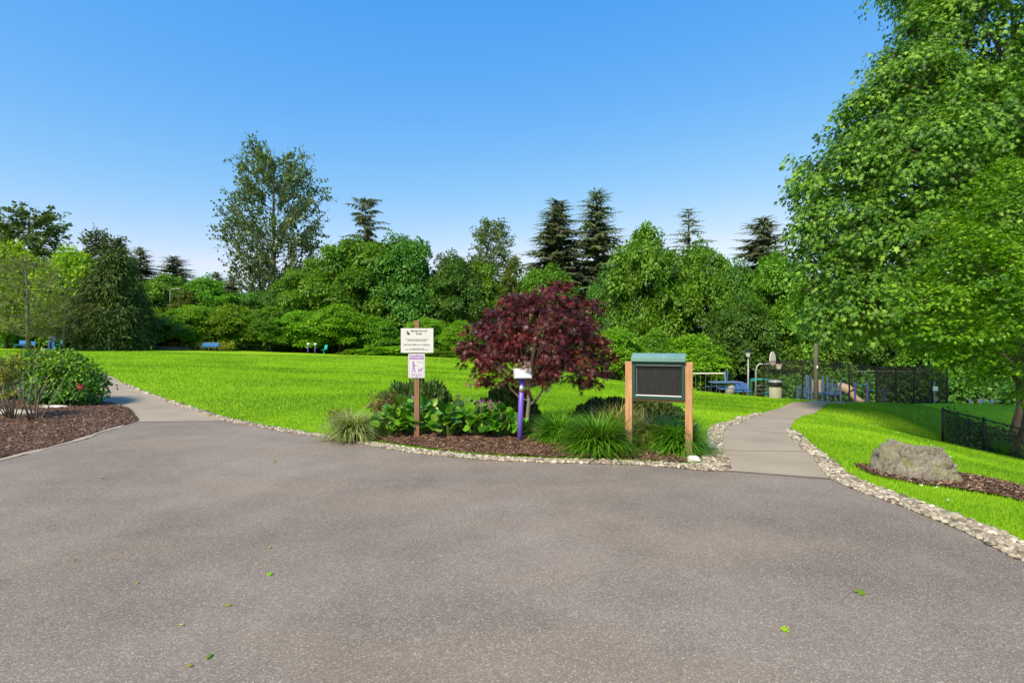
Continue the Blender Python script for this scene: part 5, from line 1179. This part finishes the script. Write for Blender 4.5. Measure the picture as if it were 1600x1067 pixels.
def court_fence():
    d1 = 39; t = thing('court_fence', 'tall black chain link court fence with dark windscreen', 'fence', (0, 0, 0))
    pts = [(1193, 565, 41), (1254, 563.5, 40), (1275, 563, 39.5), (1327, 569, 39), (1369, 573, 38.5), (1400, 574, 38), (1428, 573, 37.6), (1456, 571, 37.3), (1480, 590, 37)]
    pv = [Vector(((px-800)/F*d, d, CH-(py-533.5)/F*d)) for px, py, d in pts]; pb = [Vector((p.x, p.y, h1(p.x, p.y))) for p in pv]; th = 3.2
    tops = [Vector((p.x, p.y, max(p.z, b.z+2.4))) for p, b in zip(pv, pb)]
    for p, b in zip(tops, pb): MB().tube([b-Vector((0, 0, .1)), p], .055, 8).build('post', M['black_metal'], t)
    MB().tube(tops, .03, 6).build('top_rail', M['black_metal'], t); MB().tube([b.lerp(p, .04) for p, b in zip(tops, pb)], .025, 6).build('bottom_rail', M['black_metal'], t)
    def pane(name, i0, i1, mat):
        mb = MB()
        for i in range(i0, i1): mb.add([pb[i], pb[i+1], tops[i+1], tops[i]], [(0, 1, 2, 3)])
        mb.build(name, mat, t)
    pane('wire_mesh', 0, 4, M['chain_mesh']); pane('windscreen', 4, 8, M['windscreen'])
    far = [Vector(((px-800)/F*58, 58, 0)) for px in (1262, 1310, 1357, 1415, 1470)]; t2 = thing('court_fence', 'far side of the court fence with a light top rail', 'fence', far[0]); o = Vector(far[0]); zt = CH-(580-533.5)/F*58
    for p in far: MB().tube([Vector((p.x, p.y, h1(p.x, p.y)-.1))-o, Vector((p.x, p.y, zt))-o], .05, 6).build('post', M['black_metal'], t2)
    MB().tube([Vector((p.x, p.y, zt))-o for p in far], .05, 6).build('top_rail', M['pole_metal'], t2)
    mb = MB()
    for p, q in zip(far, far[1:]): mb.add([Vector((p.x, p.y, h1(p.x, p.y)))-o, Vector((q.x, q.y, h1(q.x, q.y)))-o, Vector((q.x, q.y, zt))-o, Vector((p.x, p.y, zt))-o], [(0, 1, 2, 3)])
    mb.build('wire_mesh', M['chain_mesh'], t2)
    x, y, z = at(1460, 36.5); s = thing('court_sign', 'small white sign on a grey post in front of the court fence', 'sign', (x, y, z)); zz = CH-(607-533.5)/F*36.5-z
    MB().tube([(0, 0, -.1), (0, 0, zz+.5)], .035, 8).build('post', M['pole_metal'], s); MB().box((.03, -.05, zz), (.36, .02, .32)).build('sign_panel', M['white_paint'], s, bevel=.004); MB().box((.06, -.05, zz-.75), (.14, .02, .3)).build('sign_panel', M['pole_metal'], s, bevel=.004)
court_fence()
# far left: exercisers, bed
def exerciser():
    x, y, z = at(85.5, 50.5); t = thing('exercise_machine', 'blue outdoor exercise machine with teal hoop frame at the far left', 'exercise machine', (x, y, z)); h = CH-(525-533.5)/F*50.5-z
    MB().box((0, 0, h*.45), (.26, .3, h*.9)).lathe((0, 0, h*.9), [(.1, 0), (.07, .2)], 10).build('column', M['blue_paint'], t, bevel=.04)
    MB().tube([(-.22, -.1, 0), (-.22, -.1, h*.75), (-.12, -.1, h*.88), (.12, -.1, h*.88), (.22, -.1, h*.75), (.22, -.1, 0)], .035, 8).build('hoop_frame', M['teal_paint'], t, True)
    MB().box((-.5, 0, .5), (.1, .3, .6)).build('side_pad', M['blue_paint'], t, bevel=.02)
    MB().box((0, 0, .04), (.9, .8, .08)).build('base_plate', M['blue_paint'], t)
exerciser()
def seat(label, px, d, rz=0):
    x, y, z = at(px, d); t = thing('exercise_chair', label, 'exercise chair', (x, y, z), rz, 'teal exercise chairs')
    MB().box((0, 0, .5), (.42, .4, .06)).build('seat', M['teal_paint'], t, bevel=.02); MB().box((0.12, .2, .82), (.44, .06, .5), rx=R(-14)).build('backrest', M['teal_paint'], t, bevel=.02); MB().tube([(0, 0, -.1), (0, 0, .48)], .05, 8).build('leg', M['teal_paint'], t)
seat('teal exercise chair right of the blue exercise machine', 93.5, 50.5); seat('teal exercise chair right of the two far purple posts', 506, 58, R(-30))
def far_left_bed():
    poly = [(-45, 56), (-41.5, 55.2), (-37, 55.8), (-35, 57.2), (-38, 59.2), (-44, 59.2)]; struct(drape('mulch_bed', poly, .5, .05, M['bark_surface'], .35, 9, .02))
    r = rngf(530); P = sample_poly([(-45.5, 57.6), (-40, 57.8), (-34.5, 56.8), (-31, 57.6), (-33, 59.5), (-45, 60)], 1500, r); n = len(P); k = 5
    pos = np.repeat(np.column_stack([P, H(P)+.25+r.random(n)*.45]), k, 0)+r.normal(0, .15, (n*k, 3)); m = len(pos)
    arr = scatter(OVAL[0], OVAL[1], pos, frames(r.normal(0, 1, (m, 3)), r.normal(0, .5, (m, 3))+np.array([0, 0, 1])), r.uniform(.2, .36, m), r.random(m))
    stuff(put('ground_cover', np_mesh('ground_cover', *arr[:3], M['cover_leaf'], arr[3])), 'low yellow green planting along the far left bed', 'ground cover')
far_left_bed()
def street_lamp():
    x, y, z = at(266, 70); t = thing('street_lamp', 'thin pale street lamp among the trees left of the lawn', 'street lamp', (x, y, z)); h = CH-(452-533.5)/F*70-z
    MB().tube([(0, 0, 0), (0, 0, h-.4), (.2, 0, h), (.9, 0, h+.1)], [.12, .08, .06, .05], 8).build('pole', M['pole_metal'], t, True); MB().box((1.1, 0, h+.08), (.6, .25, .12)).build('lamp_head', M['pole_metal'], t, bevel=.03)
street_lamp()

# ------------------------------------------------------------------ leaves fallen on the driveway
def fallen():
    LV = [(322, 1037, .075, 'maple_leaf', 'largest dark green fallen leaf near the bottom edge of the driveway'), (416, 904, .06, 'bright_leaf', 'bright green crumpled leaf left of the middle of the driveway'), (118, 879, .05, 'cover_leaf', 'pale yellow leaf near the left edge of the driveway'),
          (1353, 936, .085, 'maple_leaf', 'green lobed leaf on the right half of the driveway'), (1220, 992, .07, 'yellow_leaf', 'yellow green leaf near the bottom right of the driveway'), (432, 723, .12, 'cover_leaf', 'pale green leaf towards the lawn side of the driveway'),
          (160, 750, .09, 'cover_leaf', 'pale leaf on the far left of the driveway'), (362, 953, .06, 'cover_leaf', 'cream leaf below the bright green crumpled leaf'), (287, 988, .05, 'gold_blade', 'small tan leaf above the largest green leaf'),
          (302, 1053, .05, 'bronze_leaf', 'small rusty brown leaf at the bottom edge'), (420, 861, .06, 'gold_blade', 'thin tan leaf in the middle left of the driveway'), (675, 751, .07, 'gold_blade', 'brown leaf near the gravel below the signpost'), (50, 689, .1, 'cover_leaf', 'pale cream leaf lying on the left mulch bed'), (212, 920, .05, 'gold_blade', 'small golden leaf left of the cream leaf')]
    r = rngf(540)
    for i, (px, py, s, mt, lb) in enumerate(LV):
        x, y = ground(px, py); T = MAPLE if i in (1, 3, 4) else OVAL; a = r.uniform(0, 6.28)
        V, c, ix, rn = scatter(T[0], T[1], np.array([[0, 0, .0]]), frames(np.array([[math.cos(a), math.sin(a), .1]]), np.array([[r.normal(0, .25), -.3, 1]])), np.array([s*.8]), np.array([.7]))
        o = tag(put('fallen_leaf', np_mesh('fallen_leaf', V, c, ix, M[mt], rn)), lb, 'leaf', 'leaves fallen on the driveway'); o.location = (x, y, h1(x, y)+(.02 if i != 12 else .09)-V[:, 2].min()*.5)
    n = 4200; P = np.column_stack([r.uniform(-7.6, 4.0, n), 1.2+r.random(n)**1.3*9]); P = P[inpoly(P, ASPH)]; n = len(P); a = r.uniform(0, 6.28, n)
    arr = scatter([(-.4, 0, 0), (0, -.5, .1), (.4, 0, 0), (0, .5, .12)], [(0, 1, 2, 3)], np.column_stack([P, np.full(n, .0145)]), frames(np.column_stack([np.cos(a), np.sin(a), np.zeros(n)]), np.column_stack([r.normal(0, .15, (n, 2)), np.ones(n)])), np.column_stack([r.uniform(.003, .009, n), r.lognormal(-4.5, .45, n).clip(.004, .035), np.full(n, .01)]), r.random(n))
    stuff(put('leaf_litter', np_mesh('leaf_litter', *arr[:3], M['litter'], arr[3])), 'tiny tan bits of seed and leaf scattered over the driveway', 'litter')
fallen()
